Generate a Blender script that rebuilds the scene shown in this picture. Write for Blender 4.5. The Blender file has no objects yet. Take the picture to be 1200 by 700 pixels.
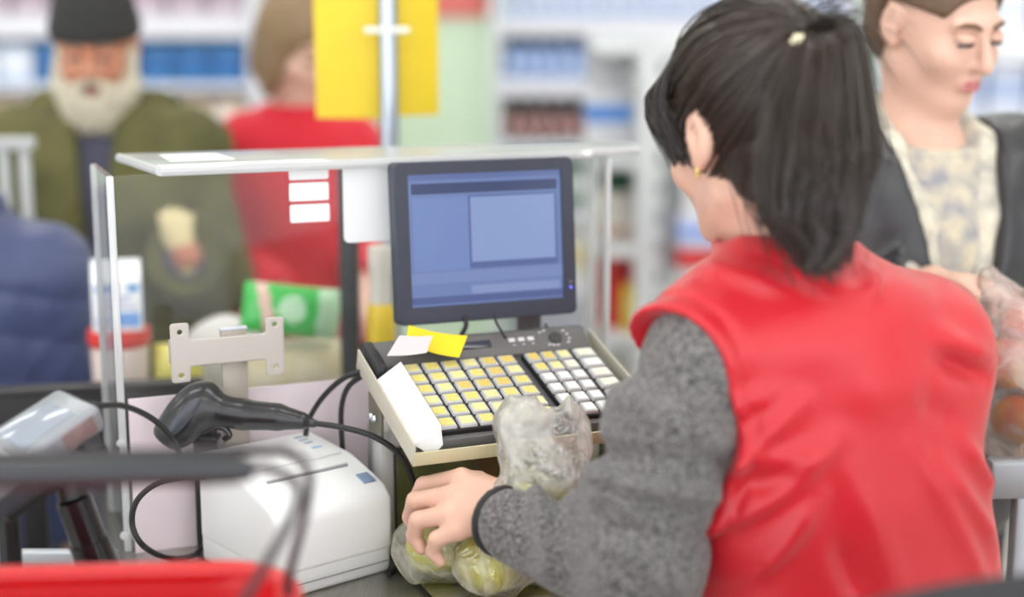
import bpy, bmesh, math, random
import numpy as np
from mathutils import Matrix, Vector
random.seed(7); rng = np.random.default_rng(7)
scn = bpy.context.scene
COL = scn.collection

# ------------------------------------------------------------------ camera
FPX, CAMH = 1750.0, 1.5
PITCH = math.atan(330 / FPX)
cam_d = bpy.data.cameras.new('camera'); cam = bpy.data.objects.new('camera', cam_d); COL.objects.link(cam)
cam.location = (0, 0, CAMH); cam.rotation_euler = (math.pi / 2 - PITCH, 0, 0)
cam_d.sensor_width = 36.0; cam_d.lens = 36.0 * FPX / 1200.0
cam_d.clip_start = 0.05; cam_d.clip_end = 60
cam_d.dof.use_dof = True; cam_d.dof.focus_distance = 1.785; cam_d.dof.aperture_fstop = 1.2
scn.camera = cam

# ------------------------------------------------------------------ world and exposure
world = bpy.data.worlds.new('world'); scn.world = world; world.use_nodes = True
bg = world.node_tree.nodes['Background']
bg.inputs[0].default_value = (0.95, 0.97, 1.0, 1); bg.inputs[1].default_value = 2.5
scn.view_settings.view_transform = 'Standard'; scn.view_settings.look = 'None'
scn.view_settings.gamma = 1.0; scn.view_settings.use_curve_mapping = False
scn.view_settings.exposure = 0.22
LAMP_STRENGTH = 8.5

# ------------------------------------------------------------------ pixel -> place helpers (used once to survey the place)
_c, _s = math.cos(PITCH), math.sin(PITCH)
CF = np.array([0, _c, -_s]); CU = np.array([0, _s, _c]); CR = np.array([1.0, 0, 0]); CC = np.array([0, 0, CAMH])
def ray(u, v): return CF + (u - 600) / FPX * CR + (350 - v) / FPX * CU
def P(u, v, d): return CC + d * ray(u, v)
def Pz(u, v, z):
    r = ray(u, v); return CC + r * ((z - CAMH) / r[2])
def Pplane(u, v, o, n):
    r = ray(u, v); return CC + r * (np.dot(np.asarray(o) - CC, n) / np.dot(r, n))

# ------------------------------------------------------------------ materials
MATS = {}
def srgb(r, g, b):
    return tuple((c / 255 / 12.92) if c / 255 <= 0.04045 else ((c / 255 + 0.055) / 1.055) ** 2.4 for c in (r, g, b))
def mat(name, rgb, rough=0.5, metal=0.0, spec=0.5, var=0.0, vscale=20.0, bump=0.0, bscale=60.0, emit=0.0, sheen=0.0,
        coat=0.0, trans=0.0, sss=0.0, stretch=None, rgb2=None):
    """Principled material; rgb in sRGB 0-255, var mixes in a second tone by noise, bump adds fine relief."""
    if name in MATS: return MATS[name]
    m = bpy.data.materials.new(name); m.use_nodes = True; nt = m.node_tree; b = nt.nodes['Principled BSDF']
    col = srgb(*rgb); b.inputs['Base Color'].default_value = (*col, 1)
    b.inputs['Roughness'].default_value = rough; b.inputs['Metallic'].default_value = metal
    b.inputs['Specular IOR Level'].default_value = spec
    if sheen: b.inputs['Sheen Weight'].default_value = sheen; b.inputs['Sheen Roughness'].default_value = 0.5
    if coat: b.inputs['Coat Weight'].default_value = coat; b.inputs['Coat Roughness'].default_value = 0.15
    if trans: b.inputs['Transmission Weight'].default_value = trans
    if sss:
        b.inputs['Subsurface Weight'].default_value = sss; b.inputs['Subsurface Radius'].default_value = (0.012, 0.005, 0.003)
        b.inputs['Subsurface Scale'].default_value = 1.0
    if emit:
        b.inputs['Emission Color'].default_value = (*col, 1); b.inputs['Emission Strength'].default_value = emit
    if var or bump:
        tc = nt.nodes.new('ShaderNodeTexCoord'); src = tc.outputs['Object']
        if stretch:
            mp = nt.nodes.new('ShaderNodeMapping'); mp.inputs['Scale'].default_value = stretch
            nt.links.new(src, mp.inputs['Vector']); src = mp.outputs['Vector']
    if var:
        n = nt.nodes.new('ShaderNodeTexNoise'); n.inputs['Scale'].default_value = vscale; n.inputs['Detail'].default_value = 4
        nt.links.new(src, n.inputs['Vector'])
        r = nt.nodes.new('ShaderNodeValToRGB'); r.color_ramp.elements[0].position = 0.35; r.color_ramp.elements[1].position = 0.65
        c2 = srgb(*rgb2) if rgb2 else tuple(c * (1 - var) for c in col)
        r.color_ramp.elements[0].color = (*c2, 1); r.color_ramp.elements[1].color = (*col, 1)
        nt.links.new(n.outputs['Fac'], r.inputs['Fac']); nt.links.new(r.outputs['Color'], b.inputs['Base Color'])
    if bump:
        n2 = nt.nodes.new('ShaderNodeTexNoise'); n2.inputs['Scale'].default_value = bscale; n2.inputs['Detail'].default_value = 3
        nt.links.new(src, n2.inputs['Vector'])
        bp = nt.nodes.new('ShaderNodeBump'); bp.inputs['Strength'].default_value = bump; bp.inputs['Distance'].default_value = 0.004
        nt.links.new(n2.outputs['Fac'], bp.inputs['Height']); nt.links.new(bp.outputs['Normal'], b.inputs['Normal'])
    MATS[name] = m; return m
def clear_mat(name, tint=(250, 252, 252), gloss=0.12, milk=0.0, rough=0.03, bump=0.0, bscale=30.0, milk_rgb=(240, 243, 245), streak=None, fk=1.0):
    """Thin clear plastic: see-through, with a fresnel sheen and an optional milky share."""
    if name in MATS: return MATS[name]
    m = bpy.data.materials.new(name); m.use_nodes = True; nt = m.node_tree; nt.nodes.clear()
    out = nt.nodes.new('ShaderNodeOutputMaterial'); tr = nt.nodes.new('ShaderNodeBsdfTransparent'); tr.inputs[0].default_value = (*srgb(*tint), 1)
    gl = nt.nodes.new('ShaderNodeBsdfGlossy'); gl.inputs['Roughness'].default_value = rough
    fr = nt.nodes.new('ShaderNodeFresnel'); fr.inputs['IOR'].default_value = 1.45
    mx = nt.nodes.new('ShaderNodeMixShader'); ad = nt.nodes.new('ShaderNodeMath'); ad.operation = 'MULTIPLY_ADD'
    ad.inputs[1].default_value = fk; ad.inputs[2].default_value = gloss - 0.04; ad.use_clamp = True
    nt.links.new(fr.outputs[0], ad.inputs[0]); nt.links.new(ad.outputs[0], mx.inputs[0])
    nt.links.new(tr.outputs[0], mx.inputs[1]); nt.links.new(gl.outputs[0], mx.inputs[2]); last = mx
    if milk:
        df = nt.nodes.new('ShaderNodeBsdfDiffuse'); df.inputs[0].default_value = (*srgb(*milk_rgb), 1)
        tl = nt.nodes.new('ShaderNodeBsdfTranslucent'); tl.inputs[0].default_value = (*srgb(*milk_rgb), 1)
        m1 = nt.nodes.new('ShaderNodeMixShader'); m1.inputs[0].default_value = 0.5
        nt.links.new(df.outputs[0], m1.inputs[1]); nt.links.new(tl.outputs[0], m1.inputs[2])
        m2 = nt.nodes.new('ShaderNodeMixShader'); m2.inputs[0].default_value = milk
        if streak:                                        # whitish creases in crumpled film: ridged noise raises the milky share
            tc0 = nt.nodes.new('ShaderNodeTexCoord'); ns = nt.nodes.new('ShaderNodeTexNoise'); ns.inputs['Scale'].default_value = streak[0]; ns.inputs['Detail'].default_value = 3; ns.inputs['Distortion'].default_value = 0.5
            nt.links.new(tc0.outputs['Object'], ns.inputs['Vector']); rp = nt.nodes.new('ShaderNodeValToRGB'); el = rp.color_ramp.elements
            el[0].position = 0.40; el[0].color = (milk, milk, milk, 1); el[1].position = 0.60; el[1].color = (milk, milk, milk, 1); e = el.new(0.5); e.color = (streak[1],) * 3 + (1,)
            nt.links.new(ns.outputs['Fac'], rp.inputs['Fac']); nt.links.new(rp.outputs['Color'], m2.inputs[0])
        nt.links.new(mx.outputs[0], m2.inputs[1]); nt.links.new(m1.outputs[0], m2.inputs[2]); last = m2
    if bump:
        tc = nt.nodes.new('ShaderNodeTexCoord'); n2 = nt.nodes.new('ShaderNodeTexNoise'); n2.inputs['Scale'].default_value = bscale
        n2.inputs['Detail'].default_value = 2; n2.inputs['Distortion'].default_value = 1.5
        nt.links.new(tc.outputs['Object'], n2.inputs['Vector'])
        bp = nt.nodes.new('ShaderNodeBump'); bp.inputs['Strength'].default_value = bump; bp.inputs['Distance'].default_value = 0.01
        nt.links.new(n2.outputs['Fac'], bp.inputs['Height']); nt.links.new(bp.outputs['Normal'], gl.inputs['Normal']); nt.links.new(bp.outputs['Normal'], fr.inputs['Normal'])
    nt.links.new(last.outputs[0], out.inputs[0]); MATS[name] = m; return m

# ------------------------------------------------------------------ object helpers
WL = {}
def tag(o, label=None, cat=None, group=None, kind=None):
    if label: o['label'] = label
    if cat: o['category'] = cat
    if group: o['group'] = group
    if kind: o['kind'] = kind
    return o
def thing(name, loc, label, cat, group=None):
    o = bpy.data.objects.new(name, None); COL.objects.link(o); o.location = Vector([float(c) for c in loc]); o.empty_display_size = 0.05
    WL[o.name] = Vector(o.location); return tag(o, label, cat, group)
def link_mesh(name, V, Fc, m, parent=None, smooth=True, midx=None, angle=None):
    """V in world coordinates; the object's origin goes to the bottom centre of its bounds."""
    V = np.asarray(V, float); lo, hi = V.min(0), V.max(0); o3 = np.array([(lo[0] + hi[0]) / 2, (lo[1] + hi[1]) / 2, lo[2]])
    me = bpy.data.meshes.new(name)
    if isinstance(Fc, np.ndarray):
        nv, nf, k = len(V), len(Fc), Fc.shape[1]
        me.vertices.add(nv); me.vertices.foreach_set('co', (V - o3).astype(np.float32).ravel())
        me.loops.add(nf * k); me.loops.foreach_set('vertex_index', Fc.astype(np.int32).ravel())
        me.polygons.add(nf); me.polygons.foreach_set('loop_start', (np.arange(nf) * k).astype(np.int32)); me.polygons.foreach_set('loop_total', np.full(nf, k, np.int32))
        me.update(calc_edges=True)
    else:
        me.from_pydata([tuple(v) for v in (V - o3)], [], [tuple(int(i) for i in f) for f in Fc])
    ms = m if isinstance(m, (list, tuple)) else [m]
    for x in ms: me.materials.append(x)
    if midx is not None: me.polygons.foreach_set('material_index', np.asarray(midx, np.int32))
    if smooth: me.polygons.foreach_set('use_smooth', np.ones(len(me.polygons), bool))
    if smooth and angle: me.set_sharp_from_angle(angle=math.radians(angle))
    me.validate(); me.update()
    o = bpy.data.objects.new(name, me); COL.objects.link(o); w = Vector([float(c) for c in o3]); WL[o.name] = w
    if parent is not None: o.parent = parent; o.location = w - WL[parent.name]
    else: o.location = w
    return o
def copy_tree(o, delta, parent=None):
    c = o.copy(); COL.objects.link(c); WL[c.name] = WL[o.name] + delta
    if parent is None: c.location = o.location + delta
    else: c.parent = parent
    for ch in list(o.children): copy_tree(ch, delta, c)
    return c
def basis(x=None, y=None, z=None, o=(0, 0, 0)):
    M = np.eye(4); M[:3, 0], M[:3, 1], M[:3, 2], M[:3, 3] = x, y, z, o; return M
def yawM(deg, o=(0, 0, 0)):
    a = math.radians(deg); return basis((math.cos(a), math.sin(a), 0), (-math.sin(a), math.cos(a), 0), (0, 0, 1), o)
def nrm(v): v = np.asarray(v, float); return v / np.linalg.norm(v)
def frame_between(a, b):
    z = nrm(np.asarray(b, float) - a); x = np.cross((0, 0, 1), z) if abs(z[2]) < 0.95 else np.cross((0, 1, 0), z); x = nrm(x); return basis(x, np.cross(z, x), z, a)
class MB:
    """collects shapes for ONE part"""
    def __init__(s): s.V = []; s.F = []; s.I = []; s.n = 0
    def add(s, V, Fc, M=None, mi=0):
        V = np.asarray(V, float)
        if M is not None: V = V @ np.asarray(M)[:3, :3].T + np.asarray(M)[:3, 3]
        s.V.append(V); s.F += [[i + s.n for i in f] for f in Fc]; s.I += [mi] * len(Fc); s.n += len(V); return s
    def box(s, c, size, M=None, bev=0.0, seg=2, mi=0, taper=None):
        bm = bmesh.new(); bmesh.ops.create_cube(bm, size=1)
        for v in bm.verts:
            t = 1.0
            if taper and v.co.z > 0: t = taper
            v.co = Vector((v.co.x * size[0] * t + c[0], v.co.y * size[1] * t + c[1], v.co.z * size[2] + c[2]))
        if bev: bmesh.ops.bevel(bm, geom=bm.edges[:], offset=bev, segments=seg, profile=0.5, affect='EDGES')
        s._bm(bm, M, mi); return s
    def _bm(s, bm, M, mi):
        bm.verts.index_update(); s.add([v.co[:] for v in bm.verts], [[v.index for v in f.verts] for f in bm.faces], M, mi); bm.free()
    def prism(s, poly, z0, z1, M=None, bev=0.0, seg=2, mi=0):
        bm = bmesh.new(); b = [bm.verts.new((x, y, z0)) for x, y in poly]; f = bm.faces.new(b)
        r = bmesh.ops.extrude_face_region(bm, geom=[f])
        for v in [g for g in r['geom'] if isinstance(g, bmesh.types.BMVert)]: v.co.z = z1
        bmesh.ops.recalc_face_normals(bm, faces=bm.faces[:])
        if bev: bmesh.ops.bevel(bm, geom=bm.edges[:], offset=bev, segments=seg, profile=0.5, affect='EDGES')
        s._bm(bm, M, mi); return s
    def tube(s, pts, r, n=10, mi=0, closed=False, cap=True):
        pts = np.asarray(pts, float); N = len(pts); rr = np.broadcast_to(np.asarray(r, float), (N,))
        T = np.gradient(pts, axis=0) if not closed else np.roll(pts, -1, 0) - np.roll(pts, 1, 0)
        T /= np.linalg.norm(T, axis=1, keepdims=True) + 1e-12
        up = np.array([0, 0, 1.0]) if abs(T[0][2]) < 0.9 else np.array([1.0, 0, 0]); a = nrm(np.cross(up, T[0])); V = []
        for i in range(N):
            a = nrm(a - T[i] * np.dot(a, T[i])); b = np.cross(T[i], a)
            for k in range(n):
                t = 2 * math.pi * k / n; V.append(pts[i] + rr[i] * (math.cos(t) * a + math.sin(t) * b))
        Fc = []
        for i in range(N if closed else N - 1):
            j = (i + 1) % N
            for k in range(n): Fc.append([i * n + k, i * n + (k + 1) % n, j * n + (k + 1) % n, j * n + k])
        if cap and not closed: Fc.append(list(range(n))[::-1]); Fc.append([(N - 1) * n + k for k in range(n)])
        return s.add(V, Fc, None, mi)
    def lathe(s, prof, n=20, M=None, mi=0, mis=None, squash=1.0):
        V = []; Fc = []
        for r, z in prof:
            for k in range(n):
                t = 2 * math.pi * k / n; V.append((r * math.cos(t), r * math.sin(t) * squash, z))
        for i in range(len(prof) - 1):
            for k in range(n): Fc.append([i * n + k, i * n + (k + 1) % n, (i + 1) * n + (k + 1) % n, (i + 1) * n + k])
        Fc.append(list(range(n))[::-1]); Fc.append([(len(prof) - 1) * n + k for k in range(n)])
        n0 = len(s.I); s.add(V, Fc, M, mi)
        if mis:
            for i in range(len(prof) - 1):
                for k in range(n): s.I[n0 + i * n + k] = mis[i]
            s.I[n0 + (len(prof) - 1) * n] = mis[0]; s.I[n0 + (len(prof) - 1) * n + 1] = mis[-1]
        return s
    def sphere(s, c, r, seg=16, mi=0, M=None):
        bm = bmesh.new(); bmesh.ops.create_uvsphere(bm, u_segments=seg, v_segments=max(6, seg // 2 + 2), radius=1)
        rr = np.broadcast_to(np.asarray(r, float), (3,))
        for v in bm.verts: v.co = Vector((v.co.x * rr[0] + c[0], v.co.y * rr[1] + c[1], v.co.z * rr[2] + c[2]))
        s._bm(bm, M, mi); return s
    def build(s, name, m, parent=None, smooth=True, angle=40):
        return link_mesh(name, np.vstack(s.V), s.F, m, parent, smooth, s.I if isinstance(m, (list, tuple)) else None, angle)
def spline(pts, n=8):
    """Catmull-Rom through pts"""
    p = np.asarray(pts, float); p = np.vstack([2 * p[0] - p[1], p, 2 * p[-1] - p[-2]]); out = []
    for i in range(1, len(p) - 2):
        for k in range(n):
            t = k / n; a, b, c, d = p[i - 1], p[i], p[i + 1], p[i + 2]
            out.append(0.5 * (2 * b + (c - a) * t + (2 * a - 5 * b + 4 * c - d) * t * t + (3 * b - a - 3 * c + d) * t ** 3))
    out.append(p[-2]); return np.array(out)
def rrect(w, h, r, n=5):
    out = []
    for cx, cy, a0 in ((w / 2 - r, h / 2 - r, 0), (-w / 2 + r, h / 2 - r, 90), (-w / 2 + r, -h / 2 + r, 180), (w / 2 - r, -h / 2 + r, 270)):
        for k in range(n + 1):
            a = math.radians(a0 + 90 * k / n); out.append((cx + r * math.cos(a), cy + r * math.sin(a)))
    return out

# ------------------------------------------------------------------ signed-distance modelling for bodies, clothing and soft shapes
def smin(a, b, k): h = np.clip(0.5 + 0.5 * (b - a) / k, 0, 1); return b * (1 - h) + a * h - k * h * (1 - h)
def smax(a, b, k): return -smin(-a, -b, k)
def cap_d(p, a, b, ra, rb):
    a = np.asarray(a, np.float32); ba = np.asarray(b, np.float32) - a; pa = p - a
    h = np.clip(pa @ ba / max(float(ba @ ba), 1e-9), 0, 1)
    return np.linalg.norm(pa - h[:, None] * ba, axis=1) - (ra + (rb - ra) * h)
def ell_d(p, c, r, R=None):
    q = p - np.asarray(c, np.float32)
    if R is not None: q = q @ np.asarray(R, np.float32)
    r = np.asarray(r, np.float32); k0 = np.linalg.norm(q / r, axis=1); k1 = np.linalg.norm(q / (r * r), axis=1)
    return k0 * (k0 - 1) / np.maximum(k1, 1e-6)
def box_d(q, b, r):
    d = np.abs(q) - (np.asarray(b, np.float32) - r)
    return np.linalg.norm(np.maximum(d, 0), axis=1) + np.minimum(d.max(1), 0) - r
def chain_d(p, pts, rs, k=0.01):
    d = cap_d(p, pts[0], pts[1], rs[0], rs[1])
    for i in range(1, len(pts) - 1): d = smin(d, cap_d(p, pts[i], pts[i + 1], rs[i], rs[i + 1]), k)
    return d
def wob(p, f, seed, n=5):
    g = np.random.default_rng(seed); d = 0
    for i in range(n):
        w = g.normal(size=3); w = w / np.linalg.norm(w) * f * g.uniform(0.6, 1.5); d = d + np.sin(p @ w.astype(np.float32) + g.uniform(0, 6.28))
    return d / n
def net(sdf, lo, hi, h):
    """surface nets over a sparse grid; returns vertices and quads"""
    K = 4; lo = np.asarray(lo, float); hi = np.asarray(hi, float)
    nb = np.ceil((hi - lo) / (h * K)).astype(int) + 1; n = nb * K
    bi = np.stack(np.meshgrid(*[np.arange(k) for k in nb], indexing='ij'), -1).reshape(-1, 3)
    ctr = (lo + (bi * K + (K - 1) / 2) * h).astype(np.float32); dc = sdf(ctr).astype(np.float32)
    V = np.repeat(np.repeat(np.repeat(dc.reshape(nb), K, 0), K, 1), K, 2)
    act = np.abs(dc) < h * K * 1.9; off = np.stack(np.meshgrid(*[np.arange(K)] * 3, indexing='ij'), -1).reshape(-1, 3)
    idx = (bi[act][:, None, :] * K + off[None]).reshape(-1, 3)
    for s0 in range(0, len(idx), 400000):
        ii = idx[s0:s0 + 400000]; V[ii[:, 0], ii[:, 1], ii[:, 2]] = sdf((lo + ii * h).astype(np.float32))
    ins = V < 0; cnt = np.zeros(tuple(n - 1), np.int8)
    for a in (0, 1):
        for b in (0, 1):
            for c in (0, 1): cnt += ins[a:n[0] - 1 + a, b:n[1] - 1 + b, c:n[2] - 1 + c]
    cells = np.argwhere((cnt > 0) & (cnt < 8)); vid = np.full(tuple(n - 1), -1, np.int32); vid[cells[:, 0], cells[:, 1], cells[:, 2]] = np.arange(len(cells))
    acc = np.zeros((len(cells), 3)); num = np.zeros(len(cells)); cor = [(a, b, c) for a in (0, 1) for b in (0, 1) for c in (0, 1)]
    val = {k: V[cells[:, 0] + k[0], cells[:, 1] + k[1], cells[:, 2] + k[2]] for k in cor}
    for k in cor:
        for ax in range(3):
            if k[ax] == 0:
                k2 = list(k); k2[ax] = 1; v0, v1 = val[k], val[tuple(k2)]; cr = (v0 < 0) != (v1 < 0)
                t = np.where(cr, v0 / np.where(cr, v0 - v1, 1), 0); pt = np.tile(np.array(k, float), (len(cells), 1)); pt[:, ax] += t
                acc[cr] += pt[cr]; num[cr] += 1
    verts = lo + (cells + acc / np.maximum(num, 1)[:, None]) * h; quads = []
    for ax in range(3):
        s0 = [slice(None)] * 3; s1 = [slice(None)] * 3; s0[ax] = slice(0, -1); s1[ax] = slice(1, None); b, c = [(1, 2), (2, 0), (0, 1)][ax]
        ed = np.argwhere(ins[tuple(s0)] != ins[tuple(s1)]); ed = ed[(ed[:, b] > 0) & (ed[:, c] > 0) & (ed[:, b] < n[b] - 1) & (ed[:, c] < n[c] - 1)]
        if not len(ed): continue
        fl = ins[ed[:, 0], ed[:, 1], ed[:, 2]]; q = []
        for db, dd in ((-1, -1), (0, -1), (0, 0), (-1, 0)):
            e = ed.copy(); e[:, b] += db; e[:, c] += dd; q.append(vid[e[:, 0], e[:, 1], e[:, 2]])
        q = np.stack(q, 1); q[~fl] = q[~fl][:, ::-1]; quads.append(q)
    Q = np.vstack(quads); return verts, Q[(Q >= 0).all(1)]
def soft(name, sdf, lo, hi, h, m, parent=None):
    V, Q = net(sdf, lo, hi, h); return link_mesh(name, V, Q, m, parent)
def strands(name, lines, r0, r1, m, parent, sides=3):
    """many hairs (each a tapering tube) as one part; all lines share one length"""
    L = np.asarray(lines, float); S, N, _ = L.shape; T = np.gradient(L, axis=1); T /= np.linalg.norm(T, axis=2, keepdims=True) + 1e-9
    ref = rng.normal(size=(S, 1, 3)); a = np.cross(T, ref); a /= np.linalg.norm(a, axis=2, keepdims=True) + 1e-9; b = np.cross(T, a)
    rad = (r0 + (r1 - r0) * np.linspace(0, 1, N) ** 2)[None, :, None]; ring = []
    for k in range(sides):
        t = 2 * math.pi * k / sides; ring.append(L + rad * (math.cos(t) * a + math.sin(t) * b))
    V = np.stack(ring, 2).reshape(-1, 3); s_, i_, k_ = np.meshgrid(np.arange(S), np.arange(N - 1), np.arange(sides), indexing='ij')
    idx = lambda s, i, k: (s * N + i) * sides + k % sides
    Q = np.stack([idx(s_, i_, k_), idx(s_, i_, k_ + 1), idx(s_, i_ + 1, k_ + 1), idx(s_, i_ + 1, k_)], -1).reshape(-1, 4)
    return link_mesh(name, V, Q, m, parent)

# ================================================================== THE ROOM
M_wall = mat('pale green wall paint', (214, 236, 208), 0.7)
M_white = mat('white paint', (238, 240, 242), 0.5)
def struct(name, mb, m): return tag(mb.build(name, m, None, False), kind='structure')
struct('floor', MB().box((0, 2, -0.05), (12, 10, 0.1)), mat('floor vinyl', (196, 190, 180), 0.35, var=0.12, vscale=3))
struct('wall_back', MB().box((0, 7.05, 1.65), (12, 0.1, 3.3)), M_wall)
struct('wall_left', MB().box((-6.05, 2, 1.65), (0.1, 10, 3.3)), M_white)
struct('wall_right', MB().box((6.05, 2, 1.65), (0.1, 10, 3.3)), M_white)
struct('ceiling', MB().box((0, 2, 3.35), (12, 10, 0.1)), mat('ceiling white', (240, 240, 240), 0.8))
struct('pillar_trim', MB().box((-0.32, 6.0, 1.65), (0.62, 0.5, 3.3), bev=0.01), M_wall).name = 'trim_1'
M_lamp = mat('lamp light', (255, 253, 250), 0.5, emit=LAMP_STRENGTH)
proto = None
for lx in (-3.6, -1.2, 1.2, 3.6):
    for ly in (-0.6, 1.6, 3.6, 5.4):
        if proto is None:
            proto = thing('ceiling_lamp', (lx, ly, 3.22), 'long white fluorescent ceiling lamp above the checkout hall', 'lamp', 'ceiling lamps'); base0 = Vector((lx, ly, 0))
            MB().box((lx, ly, 3.275), (1.56, 0.36, 0.05), bev=0.008).build('housing', M_white, proto)
            MB().box((lx, ly, 3.242), (1.5, 0.3, 0.02), bev=0.004).build('diffuser', M_lamp, proto)
        else: copy_tree(proto, Vector((lx, ly, 0)) - base0)

# ================================================================== THE CHECKOUT
ZC = 0.82
YAW = 22.0
a_ = math.radians(YAW); E1 = np.array([math.cos(a_), math.sin(a_), 0]); E2 = np.array([-math.sin(a_), math.cos(a_), 0]); EZ = np.array([0, 0, 1.0])
GO = np.array([-0.495, 1.835, ZC])                       # foot of the guard's left end
G = yawM(YAW, GO)                                        # guard frame: x along the pane, y away, z up
def st(s, t): q = GO + s * E1 + t * E2; return (q[0], q[1])
M_steel = mat('brushed steel', (176, 174, 168), 0.28, 0.9, var=0.18, vscale=8, bump=0.05, bscale=40, stretch=(60, 2, 2))
M_steel2 = mat('dull grey metal', (150, 154, 158), 0.4, 0.6)
M_black = mat('black plastic', (30, 30, 33), 0.42, bump=0.04, bscale=400)
M_blackg = mat('glossy black plastic', (26, 26, 30), 0.25, coat=0.3)
counter = thing('checkout_counter', (-0.2, 1.7, 0), 'stainless steel topped checkout counter carrying printer, scanner and guard', 'counter')
top = [(-1.35, 0.95), (-0.08, 0.95), st(0.28, -0.385), st(0.86, -0.385), st(0.86, 0.8), st(0.12, 0.8), st(0.12, 0.66), st(0.0, 0.60), (GO[0] - 0.02, GO[1] + 0.0), (-1.35, 1.80)]
MB().prism(top, ZC - 0.035, ZC, bev=0.003).build('worktop', M_steel, counter, True, 30)
ins_ = lambda k: [(x + (cx - x) * k, y + (cy - y) * k) for (x, y), (cx, cy) in zip(top, [(-0.3, 1.7)] * len(top))]
MB().prism(ins_(0.06), 0.08, ZC - 0.035).build('body', mat('counter laminate', (196, 194, 188), 0.5), counter, False)
MB().prism(ins_(0.12), 0.0, 0.08).build('plinth', M_black, counter, False)
mb = MB(); mb.box((-0.93, 1.803, ZC + 0.004), (0.86, 0.022, 0.022), bev=0.005)
mb.build('edge_trim', mat('grey trim', (172, 178, 184), 0.35, 0.3), counter)

# black side panel behind the terminal
pn = thing('side_panel', (-0.85, 2.1, 0), 'long black horizontal barrier panel in front of the blue quilted jacket', 'panel')
pa, pb = P(-60, 463, 2.2), P(238, 427, 2.27); pdir = nrm([pb[0] - pa[0], pb[1] - pa[1], 0]); plen = np.linalg.norm(pb[:2] - pa[:2])
PM = basis(pdir, np.cross(EZ, pdir), EZ, (pa[0], pa[1], pa[2]))
MB().box((plen / 2, 0, -0.06), (plen, 0.022, 0.115), PM, bev=0.003).build('board', mat('matte black board', (27, 26, 28), 0.55), pn)
MB().box((plen / 2, 0, 0.001), (plen, 0.03, 0.012), PM, bev=0.003).build('cap_rail', mat('dark rail', (48, 46, 46), 0.4), pn)
for x in (0.04, 0.11): MB().box((x, 0.02, -pa[2] / 2 - 0.03), (0.035, 0.02, pa[2] - 0.06), PM, bev=0.003).build('post', M_black, pn)

# ---------------- acrylic guard
M_acr = clear_mat('clear acrylic', (253, 254, 254), 0.034, 0.02, fk=0.55)
M_acr_top = clear_mat('clear acrylic top', (250, 252, 252), 0.12, 0.42, 0.08, milk_rgb=(248, 250, 250))
M_edge = clear_mat('whitened acrylic edge', (252, 253, 254), 0.2, 0.6, 0.05, milk_rgb=(250, 251, 253))  # milky white paints in the light that acrylic gathers along its edges
M_label = mat('white sticker paper', (240, 242, 243), 0.5)
guard = thing('acrylic_guard', GO, 'clear acrylic guard box with flat top shelf around the cash register monitor', 'guard')
GL, GH = 0.684, 0.487
MB().box((GL / 2, 0.004, GH / 2), (GL - 0.012, 0.008, GH), G).build('front_pane', M_acr, guard, False)
MB().box((0.0, 0.09, GH / 2), (0.008, 0.16, GH), G).build('side_pane', M_acr, guard, False)
MB().box((GL - 0.004, 0.028, GH / 2), (0.008, 0.04, GH), G).build('side_pane', M_acr, guard, False)
for x, y, w in ((-0.0, 0.0045, 0.009), (0.0, 0.172, 0.008), (GL - 0.003, 0.0045, 0.009), (GL - 0.004, 0.052, 0.008)):
    MB().box((x, y, GH / 2), (w, w, GH), G, bev=0.002).build('whitened_edge', M_edge, guard)
zt = ZC + GH + 0.001
slab = [Pz(u, v, zt + 0.01)[:2] for u, v in ((188, 197), (672, 178), (702, 175.5), (749, 172), (744, 168), (697, 165), (640, 166.5), (140, 181))]
MB().prism([tuple(q) for q in slab], zt, zt + 0.011, bev=0.002).build('top_shelf', M_acr_top, guard, True, 30)
mb = MB(); lp = np.array([[q[0], q[1], zt + 0.0055] for q in slab]); mb.tube(np.vstack([lp[0], lp[1], lp[2], lp[3]]), 0.0062, 8)
mb.build('whitened_edge', M_edge, guard)
mb = MB(); mb.tube(np.vstack([lp[7], lp[0]]), 0.0062, 8); mb.build('whitened_edge', M_edge, guard)
MB().box((GL / 2 + 0.002, -0.004, 0.102), (GL - 0.012, 0.004, 0.204), G).build('lower_board', mat('pinkish white board', (236, 222, 228), 0.5), guard, False)
nE2 = E2
def on_pane(u, v, off=-0.0008):
    q = Pplane(u, v, GO + off * E2, nE2) - GO; return np.array([q @ E1, off, q[2]])
def sticker(u0, v0, u1, v1, r):
    a, b = on_pane(u0, v1), on_pane(u1, v0); c = (a + b) / 2
    M = np.asarray(G) @ basis((1, 0, 0), (0, 0, 1), (0, -1, 0), c)
    MB().prism(rrect(b[0] - a[0], b[2] - a[2], r), 0, 0.0006, M).build('sticker', M_label, guard, False)
sticker(338.5, 190, 384.5, 211.5, 0.003); sticker(339, 212.8, 385, 236.5, 0.003); sticker(340, 238, 386, 261.5, 0.003); sticker(403, 189, 468, 285, 0.008)
q = [Pz(u, v, zt + 0.012)[:2] for u, v in ((200, 189), (276, 186), (252, 179), (186, 181))]
MB().prism([tuple(x) for x in q], zt + 0.0112, zt + 0.0118).build('sticker', M_label, guard, False)
for u, v in ((142, 520), (146, 628), (160, 520), (160, 628)):
    q = on_pane(u, v, -0.002); w = GO + q[0] * E1 + q[1] * E2 + q[2] * EZ
    MB().lathe([(0.006, 0), (0.0055, 0.003), (0.002, 0.0035)], 12, basis(E1, EZ, -E2, w)).build('screw_cap', M_edge, guard)

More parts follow.
